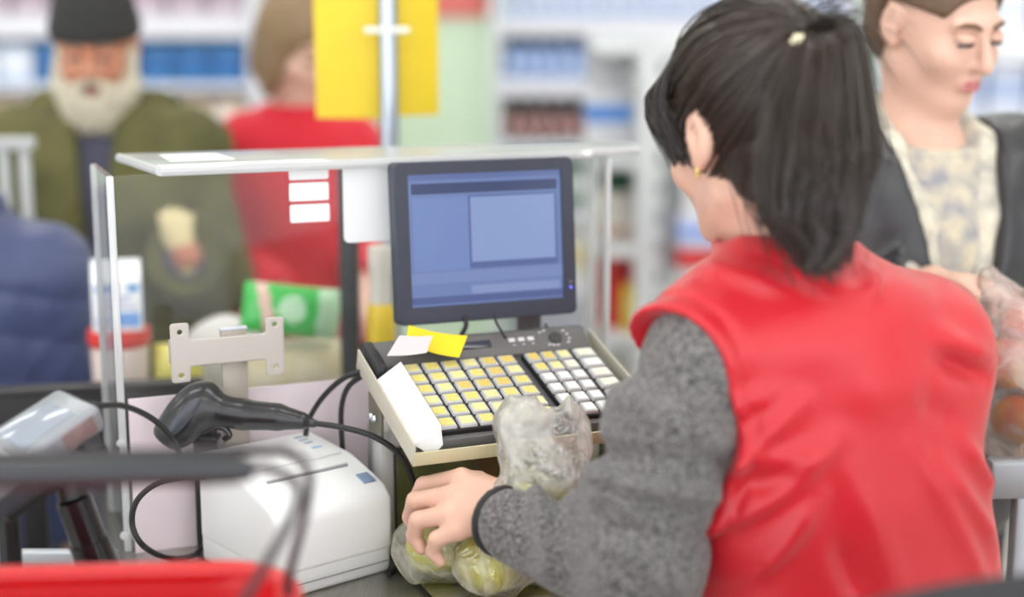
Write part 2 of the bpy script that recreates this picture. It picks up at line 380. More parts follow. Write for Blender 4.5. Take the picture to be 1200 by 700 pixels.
# ---------------- bi-optic scanner under the keyboard
SC = np.asarray(G) @ basis((1, 0, 0), (0, 1, 0), (0, 0, 1), (0.302, -0.12, 0))
sca = thing('bioptic_scanner', (SC @ [0.17, 0, 0, 1])[:3], 'grey barcode scanner tower with dark glass window behind the bagged fruit', 'scanner')
M_housing = mat('light grey housing', (202, 203, 200), 0.42, bump=0.03, bscale=300)
mb = MB(); W_, H_ = 0.34, 0.162
mb.box((0.010, 0.025, H_ / 2), (0.02, 0.06, H_), SC, bev=0.006); mb.box((W_ - 0.01, 0.025, H_ / 2), (0.02, 0.06, H_), SC, bev=0.006)
mb.box((W_ / 2, 0.025, H_ - 0.012), (W_, 0.06, 0.026), SC, bev=0.008, seg=3); mb.box((W_ / 2, 0.038, H_ / 2), (W_, 0.034, H_), SC, bev=0.006)
mb.build('housing', M_housing, sca)
MB().box((W_ / 2, 0.012, 0.07), (W_ - 0.034, 0.006, 0.138), SC, bev=0.001).build('window_frame', M_black, sca)
M_dglass = mat('dark scanner glass', (74, 78, 58), 0.06, 0.0, 0.8, coat=0.6, var=0.5, vscale=9, rgb2=(112, 116, 66))  # greenish second tone paints the reflections seen in the glass
MB().box((W_ / 2, 0.0075, 0.07), (W_ - 0.05, 0.004, 0.122), SC, bev=0.001).build('glass', M_dglass, sca)
MB().box((W_ / 2 + 0.02, -0.125, 0.002), (W_ + 0.022, 0.235, 0.004), SC, bev=0.0015).build('weigh_plate', mat('scanner plate steel', (190, 188, 180), 0.22, 0.92, var=0.15, vscale=6, stretch=(2, 50, 2)), sca)
mb = MB(); mb.box((W_ / 2 + 0.02, -0.2435, 0.0022), (W_ + 0.026, 0.004, 0.0044), SC); mb.box((0.0075, -0.125, 0.0022), (0.003, 0.235, 0.0044), SC)
mb.build('rubber_seal', M_black, sca)

# ---------------- receipt printer
PM_ = yawM(40, (-0.274, 1.660, ZC)); pw, pd, hf, hr = 0.165, 0.188, 0.116, 0.146
printer = thing('receipt_printer', (-0.28, 1.77, ZC), 'white boxy receipt printer standing on the counter by the basket', 'printer')
M_pr = mat('printer off white plastic', (233, 235, 235), 0.4, bump=0.03, bscale=500)
M_pr2 = mat('printer lid white plastic', (242, 244, 244), 0.36, bump=0.02, bscale=500)
rz = basis((0, 1, 0), (0, 0, 1), (1, 0, 0))               # side profile (depth, height) swept along the width
prof = [(0.004, 0.0), (pd, 0.0), (pd, 0.045), (0.0, 0.045)]
MB().prism(prof, 0, pw, PM_ @ rz, bev=0.008, seg=3).build('lower_body', M_pr, printer)
prof = [(-0.001, 0.030), (pd, 0.030), (pd, hr - 0.002), (0.085, hr - 0.010), (0.014, hf - 0.002), (-0.001, hf - 0.018)]
MB().prism(prof, -0.001, pw + 0.001, PM_ @ rz, bev=0.0085, seg=4).build('upper_cover', M_pr2, printer)
def top_at(y): return np.interp(y, [0.014, 0.085, pd], [hf - 0.002, hr - 0.010, hr - 0.002])
sl1 = math.atan2(hr - 0.010 - hf + 0.002, 0.071)
LM = PM_ @ basis((1, 0, 0), (0, math.cos(sl1), math.sin(sl1)), (0, -math.sin(sl1), math.cos(sl1)), (0, 0.044, top_at(0.044)))
MB().box((pw * 0.5, 0.018, 0.0006), (pw * 0.7, 0.0035, 0.0022), LM, bev=0.0005).build('paper_slot', mat('slot grey', (150, 152, 154), 0.5), printer)
MB().box((pw * 0.5, 0.0215, 0.0015), (pw * 0.72, 0.003, 0.004), LM, bev=0.001).build('tear_bar', M_pr2, printer)
tl = PM_ @ basis((1, 0, 0), (0, 1, 0.07), (0, -0.07, 1), (pw * 0.5, 0.13, top_at(0.13) + 0.0004))
MB().box((0, 0, 0.0008), (pw * 0.8, 0.085, 0.0026), tl, bev=0.001).build('lid', M_pr2, printer)
MB().box((pw * 0.88, -0.016, 0.0008), (0.017, 0.02, 0.003), LM, bev=0.0008).build('feed_button', mat('feed button blue grey', (128, 150, 178), 0.4), printer)
for k in range(3): MB().box((pw * 0.30, 0.012 - k * 0.012 + 0.02, 0.0022), (0.012, 0.004, 0.0008), tl).build('status_mark', mat('mark grey blue', (150, 170, 190), 0.5), printer)
MB().box((pw * 0.30, -0.012, 0.0022), (0.014, 0.005, 0.0008), tl).build('status_lamp', mat('status lamp', (150, 195, 225), 0.3), printer)
MB().box((pw * 0.5, -0.0012, 0.018), (pw * 0.9, 0.0012, 0.0012), PM_).build('front_groove', mat('slot grey', (150, 152, 154), 0.5), printer)
mb = MB()
for x, y in ((0.02, 0.02), (pw - 0.02, 0.02), (0.02, pd - 0.02), (pw - 0.02, pd - 0.02)): mb.box((x, y, -0.0), (0.016, 0.016, 0.002), PM_)
mb.build('feet', M_black, printer)

# ---------------- monitor
MY, MT = 21.0, 5.0
my, mt = math.radians(MY), math.radians(MT)
me1 = np.array([math.cos(my), math.sin(my), 0]); me2 = np.array([-math.sin(my), math.cos(my), 0]); mup = EZ * math.cos(mt) + me2 * math.sin(mt); mback = np.cross(mup, -me1) * -1
mback = np.cross(me1, mup) * -1.0
MO = P(467.5, 383, 1.925); MW, MH = 0.2505, 0.2105
MM = basis(me1, mup, -mback, MO)                           # x right, y up, z towards the viewer
if np.dot(-mback, -CF) < 0: MM = basis(me1, mup, mback, MO)
mon = thing('monitor', (MO[0] + 0.12, MO[1] + 0.06, ZC), 'small dark framed monitor showing blue screen inside the acrylic guard', 'monitor')
M_bez = mat('charcoal blue plastic', (58, 64, 78), 0.5, bump=0.03, bscale=500)
mb = MB()
mb.prism([(x + MW / 2, y + MH / 2) for x, y in rrect(MW, MH, 0.008)], -0.028, -0.0095, MM, bev=0.004, seg=3)
mb.prism([(x + MW / 2, y + MH / 2) for x, y in rrect(MW * 0.7, MH * 0.7, 0.02)], -0.036, -0.026, MM, bev=0.004)
mb.build('back_housing', M_bez, mon)
l, r_, t_, b_ = 0.0195, 0.0175, 0.0165, 0.0225
fo = rrect(MW, MH, 0.009, 6); nout = len(fo); V = []; Fc = []
inner = rrect(MW - l - r_, MH - t_ - b_, 0.0015, 6)
oo = [(x + MW / 2, y + MH / 2) for x, y in fo]; ii = [(x + l + (MW - l - r_) / 2, y + b_ + (MH - t_ - b_) / 2) for x, y in inner]
om = [(MW / 2 + (x - MW / 2) * 0.985, MH / 2 + (y - MH / 2) * 0.985) for x, y in oo]
for x, y in oo: V.append((x, y, -0.012))
for x, y in oo: V.append((x, y, -0.0015))
for x, y in om: V.append((x, y, 0.0005))
for x, y in ii: V.append((x, y, -0.0005))
for x, y in ii: V.append((x, y, -0.0075))
for lv in range(4):
    for k in range(nout): Fc.append([lv * nout + k, lv * nout + (k + 1) % nout, (lv + 1) * nout + (k + 1) % nout, (lv + 1) * nout + k])
MB().add(V, Fc, MM).build('bezel', M_bez, mon, True, 35)
def scr_mat(n, c):
    m = mat('screen ' + n, c, 0.3, emit=0.78, spec=0.3); m.node_tree.nodes['Principled BSDF'].inputs['Base Color'].default_value = (0.02, 0.022, 0.03, 1); return m
sw, sh = MW - l - r_, MH - t_ - b_
SM = MM @ basis((1, 0, 0), (0, 1, 0), (0, 0, 1), (l, b_, -0.0055))
screen = MB().box((sw / 2, sh / 2, -0.001), (sw, sh, 0.002), SM).build('screen', scr_mat('blue grey', (112, 134, 184)), mon, False)
def ui(n, x0, y0, x1, y1, c, lift=1):                      # fractions from the top left
    MB().box(((x0 + x1) / 2 * sw, (1 - (y0 + y1) / 2) * sh, 0.0002 * lift), ((x1 - x0) * sw, (y1 - y0) * sh, 0.0002), SM).build(n, scr_mat(n + str(c), c), screen, False)
ui('title_strip', 0.0, 0.0, 1.0, 0.045, (98, 116, 168)); ui('menu_bar', 0.025, 0.07, 0.975, 0.15, (58, 72, 112)); ui('item_list', 0.03, 0.18, 0.385, 0.73, (118, 142, 196))
ui('pane_shadow', 0.385, 0.17, 0.97, 0.73, (88, 108, 160)); ui('detail_pane', 0.40, 0.185, 0.955, 0.68, (140, 162, 208), 2)
ui('lower_strip', 0.0, 0.745, 1.0, 0.83, (124, 144, 192)); ui('total_strip', 0.39, 0.86, 0.98, 0.925, (136, 154, 200)); ui('status_strip', 0.0, 0.93, 1.0, 0.985, (84, 100, 150))
MB().lathe([(0.0018, 0), (0.0014, 0.0008)], 10, MM @ basis((1, 0, 0), (0, 1, 0), (0, 0, 1), (MW - 0.0085, 0.036, 0.0003))).build('power_light', mat('blue led', (110, 110, 255), 0.3, emit=1.6), mon)
MB().lathe([(0.0022, 0), (0.0018, 0.0008)], 10, MM @ basis((1, 0, 0), (0, 1, 0), (0, 0, 1), (MW - 0.0085, 0.043, 0.0003))).build('power_button', mat('button grey', (120, 124, 134), 0.4), mon)
nk = MM @ np.array([MW * 0.79, 0.045, -0.041, 1]); nk = nk[:3]
mb = MB(); mb.box((0, 0, (nk[2] - ZC) / 2), (0.034, 0.008, nk[2] - ZC), yawM(MY, (nk[0], nk[1], ZC)), bev=0.002); mb.box((0, 0, 0.002), (0.06, 0.02, 0.004), yawM(MY, (nk[0], nk[1], ZC)), bev=0.001)
mb.build('mount_post', mat('post grey', (112, 112, 116), 0.45, 0.4), mon)
q = Pplane(640, 381, nk - 0.0065 * me2, me2)
MB().lathe([(0.004, 0), (0.003, 0.002)], 12, basis(me1, EZ, -me2, q)).build('bolt', mat('bright bolt', (215, 222, 230), 0.25, 0.8), mon)

# ---------------- keyboard on its tray
KY, KT = math.radians(23), math.radians(18)
ke1 = np.array([math.cos(KY), math.sin(KY), 0]); kf = np.array([-math.sin(KY), math.cos(KY), 0]); kb = kf * math.cos(KT) + EZ * math.sin(KT); kn = np.cross(ke1, kb)
KM = basis(ke1, kb, kn, P(483, 433, 1.86))                # origin: top of the first key; x right, y to the rear, z off the keys
def kp(x, y, z): return (KM @ np.array([x, y, z, 1.0]))[:3]
key = thing('cash_register_keyboard', (*kp(0.11, -0.05, 0)[:2], kp(0, -0.18, -0.04)[2]), 'black programmable cash register keyboard with yellow and white keys below the monitor', 'keyboard')
M_kb = mat('keyboard charcoal plastic', (98, 97, 96), 0.45, bump=0.03, bscale=500)
M_kd = mat('keyboard dark plastic', (44, 44, 47), 0.45, bump=0.03, bscale=500)
CP, RP = 0.0257, 0.0252
KX0, KX1 = -0.035, 0.258
MB().prism([(KX0, 0.058), (KX0, -0.148), (KX1, -0.148), (KX1, 0.058)], -0.026, -0.0085, KM, bev=0.003).build('case', M_kb, key)
rzk = basis((0, 1, 0), (0, 0, 1), (1, 0, 0), (KX0, 0, 0))
MB().prism([(0.018, -0.012), (0.062, -0.012), (0.064, 0.006), (0.052, 0.010), (0.020, -0.004)], 0, KX1 - KX0, KM @ rzk, bev=0.002).build('display_housing', M_kb, key)
MB().box((KX0 - 0.004, 0.034, -0.012), (0.014, 0.062, 0.040), KM, bev=0.003).build('end_cap', M_kd, key)
MB().box((KX0 - 0.002, -0.02, -0.020), (0.006, 0.04, 0.024), KM, bev=0.002).build('end_cap', M_kd, key)
th = math.atan2(0.014, 0.032); DM = KM @ basis((1, 0, 0), (0, math.cos(th), math.sin(th)), (0, -math.sin(th), math.cos(th)), (0, 0.036, 0.0032))
MB().box((0.092, 0.002, 0.0004), (0.056, 0.011, 0.0014), DM, bev=0.0003).build('display', mat('display dark blue grey', (52, 56, 68), 0.15), key)
for k in range(3):
    MB().box((0.150 + k * 0.0135, 0.004, 0.0004), (0.009, 0.006, 0.0012), DM, bev=0.0003).build('indicator', mat('indicator pale', (214, 216, 218), 0.4), key)
    MB().box((0.151 + k * 0.0135, -0.004, 0.0004), (0.004, 0.0012, 0.001), DM).build('indicator_mark', mat('indicator pale', (214, 216, 218), 0.4), key)
lock = MB().lathe([(0.0095, 0), (0.009, 0.0014), (0.004, 0.0016)], 18, DM @ basis((1, 0, 0), (0, 1, 0), (0, 0, 1), (0.212, 0.002, 0.0))).build('key_lock', mat('lock black', (40, 40, 42), 0.35), key)
for k, (dx, dy) in enumerate(((-0.020, 0.010), (-0.013, 0.0125), (0.014, 0.010), (0.018, 0.004), (0.019, -0.003), (0.016, -0.009), (-0.012, -0.0105), (-0.006, -0.0115), (0.0, -0.0115))):
    MB().box((0.212 + dx, 0.002 + dy, 0.0006), (0.004, 0.0022, 0.0008), DM).build('lock_mark', mat('indicator pale', (214, 216, 218), 0.4), key)
KBED = mat('key well black', (22, 21, 24), 0.5)
MB().box((2.5 * CP, -2.5 * RP, -0.0055), (6 * CP + 0.002, 6 * RP + 0.002, 0.007), KM, bev=0.001).build('key_bed', KBED, key)
RX = 0.1650; RC = 0.0215
MB().box((RX + 0.0400, -2.5 * RP, -0.0055), (0.103, 6 * RP + 0.002, 0.007), KM, bev=0.001).build('key_bed', KBED, key)
M_capk = mat('clear grey key cap', (196, 197, 196), 0.22, coat=0.3)
def ins_mat(n, c): return mat('key insert ' + n, c, 0.4, coat=0.4, var=0.12, vscale=220)
I_Y = ins_mat('yellow', (240, 224, 122)); I_P = ins_mat('pale yellow', (243, 234, 160)); I_W = ins_mat('white', (238, 240, 236)); I_C = ins_mat('cream', (242, 240, 214)); I_A = ins_mat('amber', (232, 206, 104))
KME = {}
def put_key(x, y, w, h, im):
    if (w, h) not in KME:
        k0 = MB().box((0, 0, -0.0045), (w, h, 0.009), bev=0.0014, taper=0.90); KME[(w, h)] = (k0, MB().prism(rrect(w * 0.68, h * 0.66, 0.001, 2), -0.0005, 0.0005))
    a, b = KME[(w, h)]
    M = KM @ basis((1, 0, 0), (0, 1, 0), (0, 0, 1), (x, y, 0.002))
    ko = MB().add(np.vstack(a.V), a.F, M).build('key', M_capk, key); MB().add(np.vstack(b.V), b.F, M).build('key_insert', im, ko, False)
for rr_ in range(6):
    for cc in range(6):
        if cc == 3 and rr_ in (4, 5):
            if rr_ == 4: put_key(cc * CP, -4.5 * RP, CP * 0.9, RP * 1.9, I_P)
            continue
        put_key(cc * CP, -rr_ * RP, CP * 0.9, RP * 0.88, I_A if (rr_, cc) in ((0, 4), (0, 5), (1, 4), (2, 3), (2, 4), (2, 2)) else (I_Y if (rr_ + cc) % 3 else I_P))
rk = [[I_A, I_A, I_P, I_C], [I_Y, I_P, I_C, I_W], [I_W, I_W, I_W, I_C], [I_W, I_W, I_W, I_C], [I_W, I_W, I_W, I_P], [I_W, I_W, I_W, None]]
for rr_ in range(6):
    for cc in range(4):
        if rk[rr_][cc] is None: continue
        if cc == 3: put_key(RX + 0.0730, (-rr_ - (0.5 if rr_ == 4 else 0)) * RP, 0.030, RP * (1.9 if rr_ == 4 else 0.88), rk[rr_][cc])
        else: put_key(RX + cc * RC, -rr_ * RP, RC * 0.9, RP * 0.88, rk[rr_][cc])
tray = thing('keyboard_tray', (*kp(0.11, -0.02, -0.06)[:2], ZC), 'beige sheet metal tray holding the cash register keyboard', 'tray')
M_tray = mat('beige painted metal', (205, 200, 184), 0.45, 0.15)
MB().box(((KX0 + KX1) / 2, -0.048, -0.0285), (KX1 - KX0 + 0.03, 0.222, 0.003), KM, bev=0.0008).build('plate', M_tray, tray)
MB().box((KX0 - 0.0155, -0.050, -0.0155), (0.0025, 0.226, 0.028), KM, bev=0.0008).build('side_wall', M_tray, tray)
MB().box((KX1 + 0.0155, -0.050, -0.0155), (0.0025, 0.226, 0.028), KM, bev=0.0008).build('side_wall', M_tray, tray)
MB().box(((KX0 + KX1) / 2, -0.162, -0.021), (KX1 - KX0 + 0.033, 0.0025, 0.018), KM, bev=0.0008).build('front_lip', mat('pale olive metal', (206, 200, 164), 0.45, 0.15), tray)
for x in (0.04, 0.17):
    b0 = kp(x, 0.028, -0.030); MB().box((0, 0, (b0[2] - ZC - 0.1625) / 2), (0.035, 0.02, b0[2] - ZC - 0.1625), yawM(23, (b0[0], b0[1], ZC + 0.1625)), bev=0.002).build('leg', M_tray, tray)
b0 = kp(KX0 - 0.0165, -0.02, -0.028); MB().box((0.004, 0.012, -0.022), (0.004, 0.05, 0.05), yawM(23, b0), bev=0.001).build('hinge_plate', mat('hinge grey olive', (120, 118, 104), 0.45, 0.4), tray)
for k in range(2):
    q = b0 + (-0.0005) * ke1 + kf * (0.005 + 0.012 * k) - EZ * 0.024; MB().lathe([(0.005, 0), (0.004, 0.003)], 10, basis(kf, EZ, -ke1, q)).build('bolt', mat('bright bolt', (215, 222, 230), 0.25, 0.8), tray)
# folded card, notes
A, B, C_, D = kp(-0.0145, 0.004, 0.010), kp(-0.0150, -0.146, 0.012), kp(-0.0465, -0.148, -0.010), kp(-0.0465, -0.004, -0.008)
def sheet(pts, th_, name, m, parent=None, curl=0.0, nx=6, ny=4):
    """a thin, slightly curled sheet with thickness over four corners"""
    a, b, c, d = [np.asarray(x, float) for x in pts]; n = nrm(np.cross(b - a, d - a)); V = []; Fc = []
    for side in (0, 1):
        for i in range(nx + 1):
            for j in range(ny + 1):
                s, t = i / nx, j / ny; q = (a * (1 - s) + b * s) * (1 - t) + (d * (1 - s) + c * s) * t + n * (curl * math.sin(math.pi * s) + side * th_); V.append(q)
    o = (nx + 1) * (ny + 1); ix = lambda i, j: i * (ny + 1) + j
    for i in range(nx):
        for j in range(ny): f = [ix(i, j), ix(i + 1, j), ix(i + 1, j + 1), ix(i, j + 1)]; Fc.append(f[::-1]); Fc.append([k + o for k in f])
    bd = [ix(i, 0) for i in range(nx)] + [ix(nx, j) for j in range(ny)] + [ix(i, ny) for i in range(nx, 0, -1)] + [ix(0, j) for j in range(ny, 0, -1)]
    for k in range(len(bd)): p0, p1 = bd[k], bd[(k + 1) % len(bd)]; Fc.append([p0, p1, p1 + o, p0 + o])
    mb = MB().add(V, Fc); return mb.build(name, m, parent, True, 30)
M_paper = mat('white card', (246, 246, 247), 0.55)
cd = thing('folded_card', (*A[:2], C_[2]), 'white folded card wedged along left side of the keyboard', 'card')
sheet((A, B, C_, D), 0.0006, 'front_leaf', M_paper, cd, 0.002)
sheet((B, kp(-0.012, -0.152, -0.012), kp(-0.024, -0.1535, -0.026), C_), 0.0006, 'end_flap', M_paper, cd, 0.0)
tag(sheet([P(u, v, d) for u, v, d in ((479, 381, 1.895), (548, 393.5, 1.895), (538, 419, 1.87), (475, 402, 1.87))], 0.0006, 'sticky_note', mat('yellow paper', (244, 212, 20), 0.5), None, 0.004), 'bright yellow paper note stuck on the rear of the keyboard', 'note')
tag(sheet([P(u, v, d) for u, v, d in ((468, 393, 1.868), (507, 393.5, 1.868), (500, 413.5, 1.848), (453.5, 417, 1.848))], 0.0006, 'paper_slip', mat('grey white paper', (206, 202, 204), 0.55), None, 0.002), 'pale grey paper slip overlapping the yellow note', 'note')

# ---------------- H-shaped bracket on a post
by = math.radians(24); bx = np.array([math.cos(by), math.sin(by), 0]); bf = np.array([-math.sin(by), math.cos(by), 0]); B0 = P(267.5, 410, 1.875)
br = thing('metal_bracket', (B0[0], B0[1], ZC), 'beige metal mounting bracket with four drilled ears behind the scanner gun', 'bracket')
M_br = mat('beige grey powder coat', (196, 190, 184), 0.42, 0.25, bump=0.02, bscale=600)
BR = np.stack([bx, bf, EZ], 1)
def br_sdf(p):
    q = (p - B0.astype(np.float32)) @ BR.astype(np.float32); x, y, z = q[:, 0], q[:, 1], q[:, 2]
    def rb(cx, cz, hx, hz, r): dx, dz = np.abs(x - cx) - hx + r, np.abs(z - cz) - hz + r; return np.hypot(np.maximum(dx, 0), np.maximum(dz, 0)) + np.minimum(np.maximum(dx, dz), 0) - r
    d = rb(0, 0, 0.068, 0.0172, 0.002)
    for sx in (-1, 1): d = smin(d, rb(sx * 0.0600, -0.001 * sx, 0.0118, 0.0378, 0.004), 0.004)
    for sx in (-1, 1):
        for sz in (-1, 1): d = np.maximum(d, 0.0032 - np.hypot(x - sx * 0.0600, z - sz * 0.0275))
    return np.maximum(d, np.abs(y) - 0.0016)
soft('plate', br_sdf, B0 - [0.075, 0.04, 0.045], B0 + [0.075, 0.04, 0.045], 0.0011, M_br, br)
BM = basis(bx, bf, EZ, B0)
MB().box((-0.0690, 0.011, 0.0), (0.0025, 0.022, 0.030), BM, bev=0.0008).build('side_tab', M_br, br)
MB().box((0.0690, 0.011, 0.0), (0.0025, 0.022, 0.030), BM, bev=0.0008).build('side_tab', M_br, br)
MB().box((-0.008, 0.013, 0.001), (0.118, 0.004, 0.026), BM, bev=0.001).build('rear_bar', M_br, br)
MB().box((0.012, 0.022, (ZC - B0[2] + 0.021) / 2), (0.033, 0.008, B0[2] + 0.021 - ZC), BM, bev=0.0015).build('post', mat('beige post', (180, 172, 160), 0.45, 0.25), br)
MB().box((0.012, 0.022, 0.0225), (0.035, 0.012, 0.003), BM, bev=0.001).build('post_cap', mat('pale cap', (206, 212, 224), 0.4), br)
MB().box((0.012, 0.022, ZC - B0[2] + 0.002), (0.044, 0.018, 0.004), BM, bev=0.001).build('foot', mat('beige post', (180, 172, 160), 0.45, 0.25), br)

# ---------------- hand-held barcode scanner
SD = 1.858
gun = thing('barcode_scanner', P(225, 530, SD), 'black handheld barcode scanner gun lying behind the white printer', 'scanner')
M_gun = mat('satin black gun plastic', (34, 35, 38), 0.3, coat=0.25)
g = lambda u, v, d=SD: P(u, v, d).astype(np.float32)
ax = nrm(g(244, 462) - g(202, 512)); sd_ = nrm(np.cross(ax, CF)); dp_ = np.cross(ax, sd_); RG = np.stack([sd_, dp_, ax], 1)
def gun_sdf(p):
    d = ell_d(p, g(223, 486), (0.0285, 0.030, 0.049), RG); d = smin(d, chain_d(p, [g(232, 472), g(200, 508)], [0.020, 0.0205]), 0.012)
    d = smax(d, (p - g(193, 516)) @ (-ax.astype(np.float32)) - 0.004, 0.006)
    h = chain_d(p, [g(248, 480), g(285, 486), g(325, 489), g(352, 493)], [0.020, 0.0195, 0.017, 0.0115], 0.003); d = smin(d, h, 0.012)
    return smin(d, chain_d(p, [g(352, 493), g(368, 496.5)], [0.0085, 0.0055]), 0.004)
soft('body', gun_sdf, g(180, 530) - [0.02, 0.06, 0.02], g(372, 440) + [0.02, 0.06, 0.02], 0.0022, M_gun, gun)
pc = g(225, 491) - (CF * 0.0245).astype(np.float32) + (sd_ * 0.006).astype(np.float32)
soft('grip_inlay', lambda p: ell_d(p, pc, (0.0095, 0.0085, 0.031), RG), pc - 0.04, pc + 0.04, 0.002, mat('slate inlay', (72, 76, 84), 0.4), gun)
tq = g(262, 505, SD - 0.004); mb = MB(); mb.tube(spline([g(238, 507), g(250, 501), g(262, 502), g(269, 510), g(262, 516)], 6), 0.004, 8); mb.build('trigger', M_blackg, gun)
hk = g(240, 500, SD + 0.05); mb = MB(); mb.box((hk[0], hk[1], (hk[2] + ZC) / 2), (0.03, 0.012, hk[2] - ZC), bev=0.002); mb.box((hk[0], hk[1] - 0.012, hk[2] - 0.012), (0.04, 0.03, 0.006), bev=0.002)
mb.build('cradle', M_black, gun)
M_cable = mat('black cable rubber', (34, 34, 37), 0.45)
def cable(pts, r, name, label, parent=None):
    mb = MB(); mb.tube(spline(pts, 8), r, 10); o = mb.build(name, M_cable, parent)
    return o if parent is not None else tag(o, label, 'cable')
cable([g(366, 496), g(400, 501, 1.835), g(438, 512, 1.83), g(470, 535, 1.84), g(486, 570, 1.86), g(490, 605, 1.87), g(483, 642, 1.86), Pz(466, 664, ZC + 0.006), Pz(455, 672, ZC + 0.004)], 0.0037, 'cord', None, gun)

cable([g(358, 512, 1.945), g(362, 492, 1.94), g(378, 466, 1.92), g(402, 444, 1.90), g(427, 434, 1.89)], 0.0036, 'keyboard_cable', 'black cable arching from behind printer up to the keyboard')
cable([g(404, 560, 1.955), g(401, 522, 1.94), g(400, 480, 1.93), g(408, 454, 1.91), g(427, 439, 1.89)], 0.0036, 'keyboard_cable', 'black cable hanging straight down from keyboard left end')
cable([Pz(240, 640, ZC + 0.01), Pz(225, 652, ZC + 0.006), Pz(196, 654, ZC + 0.006), g(168, 640, 1.80), g(155, 615, 1.80), g(160, 588, 1.80), g(182, 568, 1.81), g(212, 560, 1.83), g(250, 558, 1.87)], 0.0037, 'power_cable', 'black cable looping in front of pink board left of printer')
cable([P(545, 371, 1.95), P(546, 382, 1.945), P(541, 392, 1.93), P(536, 398, 1.92)], 0.0032, 'monitor_cable', 'thick black cable hanging under the monitor behind yellow note')
cable([P(579, 369, 1.955), P(582, 379, 1.95), P(588, 389, 1.94), P(592, 396, 1.93)], 0.0017, 'monitor_cable', 'thin dark green cable hanging under the monitor')

# ---------------- card terminal on a tilted stand
TA, TB = P(86, 476, 1.60), P(-77, 584, 1.50)
L_ = nrm(TB - TA); Wd = np.array([0.42, 1.0, 0.46]); Wd = nrm(Wd - L_ * np.dot(Wd, L_)); N_ = np.cross(L_, Wd)
if N_[2] < 0: N_ = -N_
TM = basis(L_, Wd, N_, TA)
if np.linalg.det(TM[:3, :3]) < 0: TM = basis(L_, -Wd, N_, TA)
ys = 1.0
term = thing('card_terminal', (*P(118, 672, 1.62)[:2], ZC), 'silver grey card payment terminal tilted on a black stand', 'card terminal')
M_tm = mat('silver grey plastic', (150, 154, 160), 0.32, 0.35); M_tmd = mat('dark grey plastic', (62, 64, 70), 0.4)
MB().box((0.085, 0, -0.008), (0.19, 0.080, 0.030), TM, bev=0.007, seg=3).build('upper_shell', M_tm, term)
MB().box((0.112, 0, -0.030), (0.165, 0.076, 0.032), TM, bev=0.007, seg=3).build('lower_shell', M_tmd, term)
MB().box((0.046, 0, 0.0072), (0.066, 0.056, 0.0015), TM, bev=0.0005).build('display', mat('terminal display', (150, 158, 170), 0.12), term)
for i in range(4):
    for j in range(3): MB().box((0.098 + i * 0.018, (j - 1) * 0.018, 0.008), (0.013, 0.014, 0.004), TM, bev=0.001).build('key', mat('terminal key', (205, 208, 210), 0.4), term)
MB().box((0.022, 0.0402, -0.008), (0.040, 0.001, 0.020), TM, bev=0.0004).build('side_reflection', mat('brown grey reflection', (150, 128, 128), 0.2, 0.3), term)  # brownish reflection on the shell's side, painted as a thin plate
MB().box((0.06, 0, -0.052), (0.13, 0.062, 0.014), TM, bev=0.004).build('mount_plate', M_black, term)
MB().box((0.006, 0, -0.046), (0.022, 0.05, 0.030), TM, bev=0.004).build('mount_clip', M_tmd, term)
p0, p1 = P(86, 585, 1.60), P(131, 705, 1.63); pt = p1 + (p1 - p0) * ((ZC - p1[2]) / (p1[2] - p0[2])); mb = MB()
mb.tube([p0, p0 + (pt - p0) * 0.28], [0.0185, 0.0195], 20); mb.build('upper_pole', M_blackg, term)
mb = MB(); mb.tube([p0 + (pt - p0) * 0.28, pt], [0.0225, 0.0235], 20); mb.build('lower_pole', M_blackg, term)
mb = MB(); mb.tube([p0, P(78, 560, 1.60), (TM @ [0.06, 0, -0.055, 1])[:3]], [0.016, 0.016, 0.018], 16); mb.build('tilt_neck', M_black, term)
cable([(TM @ [-0.008, 0, -0.006, 1])[:3], P(112, 476, 1.615), P(145, 476, 1.66), P(180, 492, 1.72), P(204, 518, 1.77), P(214, 545, 1.80)], 0.0035, 'cord', None, term)
MB().lathe([(0.006, 0), (0.0045, 0.016)], 12, frame_between((TM @ [-0.009, 0, -0.006, 1])[:3], P(118, 475.5, 1.62))).build('strain_relief', M_black, term)
p5 = P(14, 700, 1.62); tag_pole = MB().tube([P(10, 600, 1.62), (p5[0], p5[1], ZC)], 0.012, 14).build('rear_pole', M_black, term)

# ---------------- red shopping basket in the foreground
RZ = 0.995
bk = thing('shopping_basket', (-0.40, 1.17, ZC), 'red plastic shopping basket with black carry handles in the foreground', 'basket')
M_red = mat('red basket plastic', (204, 14, 22), 0.35, coat=0.2); M_hand = mat('black handle plastic', (44, 46, 50), 0.35); M_wire = mat('dark handle bar', (40, 28, 36), 0.35)
BKM = yawM(4, (-0.436, 1.165, ZC)); bw, bl = 0.245, 0.145       # half length, half width
hzt = RZ - ZC
def loop(hx, hy, r, z, n=8): return [(x, y, z) for x, y in rrect(2 * hx, 2 * hy, r, n)]
V = []; Fc = []; lv = [(0.84, 0.0, 0.05), (0.86, 0.01, 0.055), (0.97, hzt - 0.03, 0.065), (1.0, hzt - 0.03, 0.07), (1.0, hzt, 0.07), (0.955, hzt, 0.065), (0.93, hzt - 0.02, 0.065), (0.82, 0.012, 0.05)]
for k, z, r in lv: V += loop(bw * k, bl * k, r, z)
n = len(V) // len(lv)
for i in range(len(lv) - 1):
    for k in range(n): Fc.append([i * n + k, i * n + (k + 1) % n, (i + 1) * n + (k + 1) % n, (i + 1) * n + k])
Fc.append(list(range(n))[::-1]); Fc.append([(len(lv) - 1) * n + k for k in range(n)])
MB().add(V, Fc, BKM).build('tub', M_red, bk, True, 40)
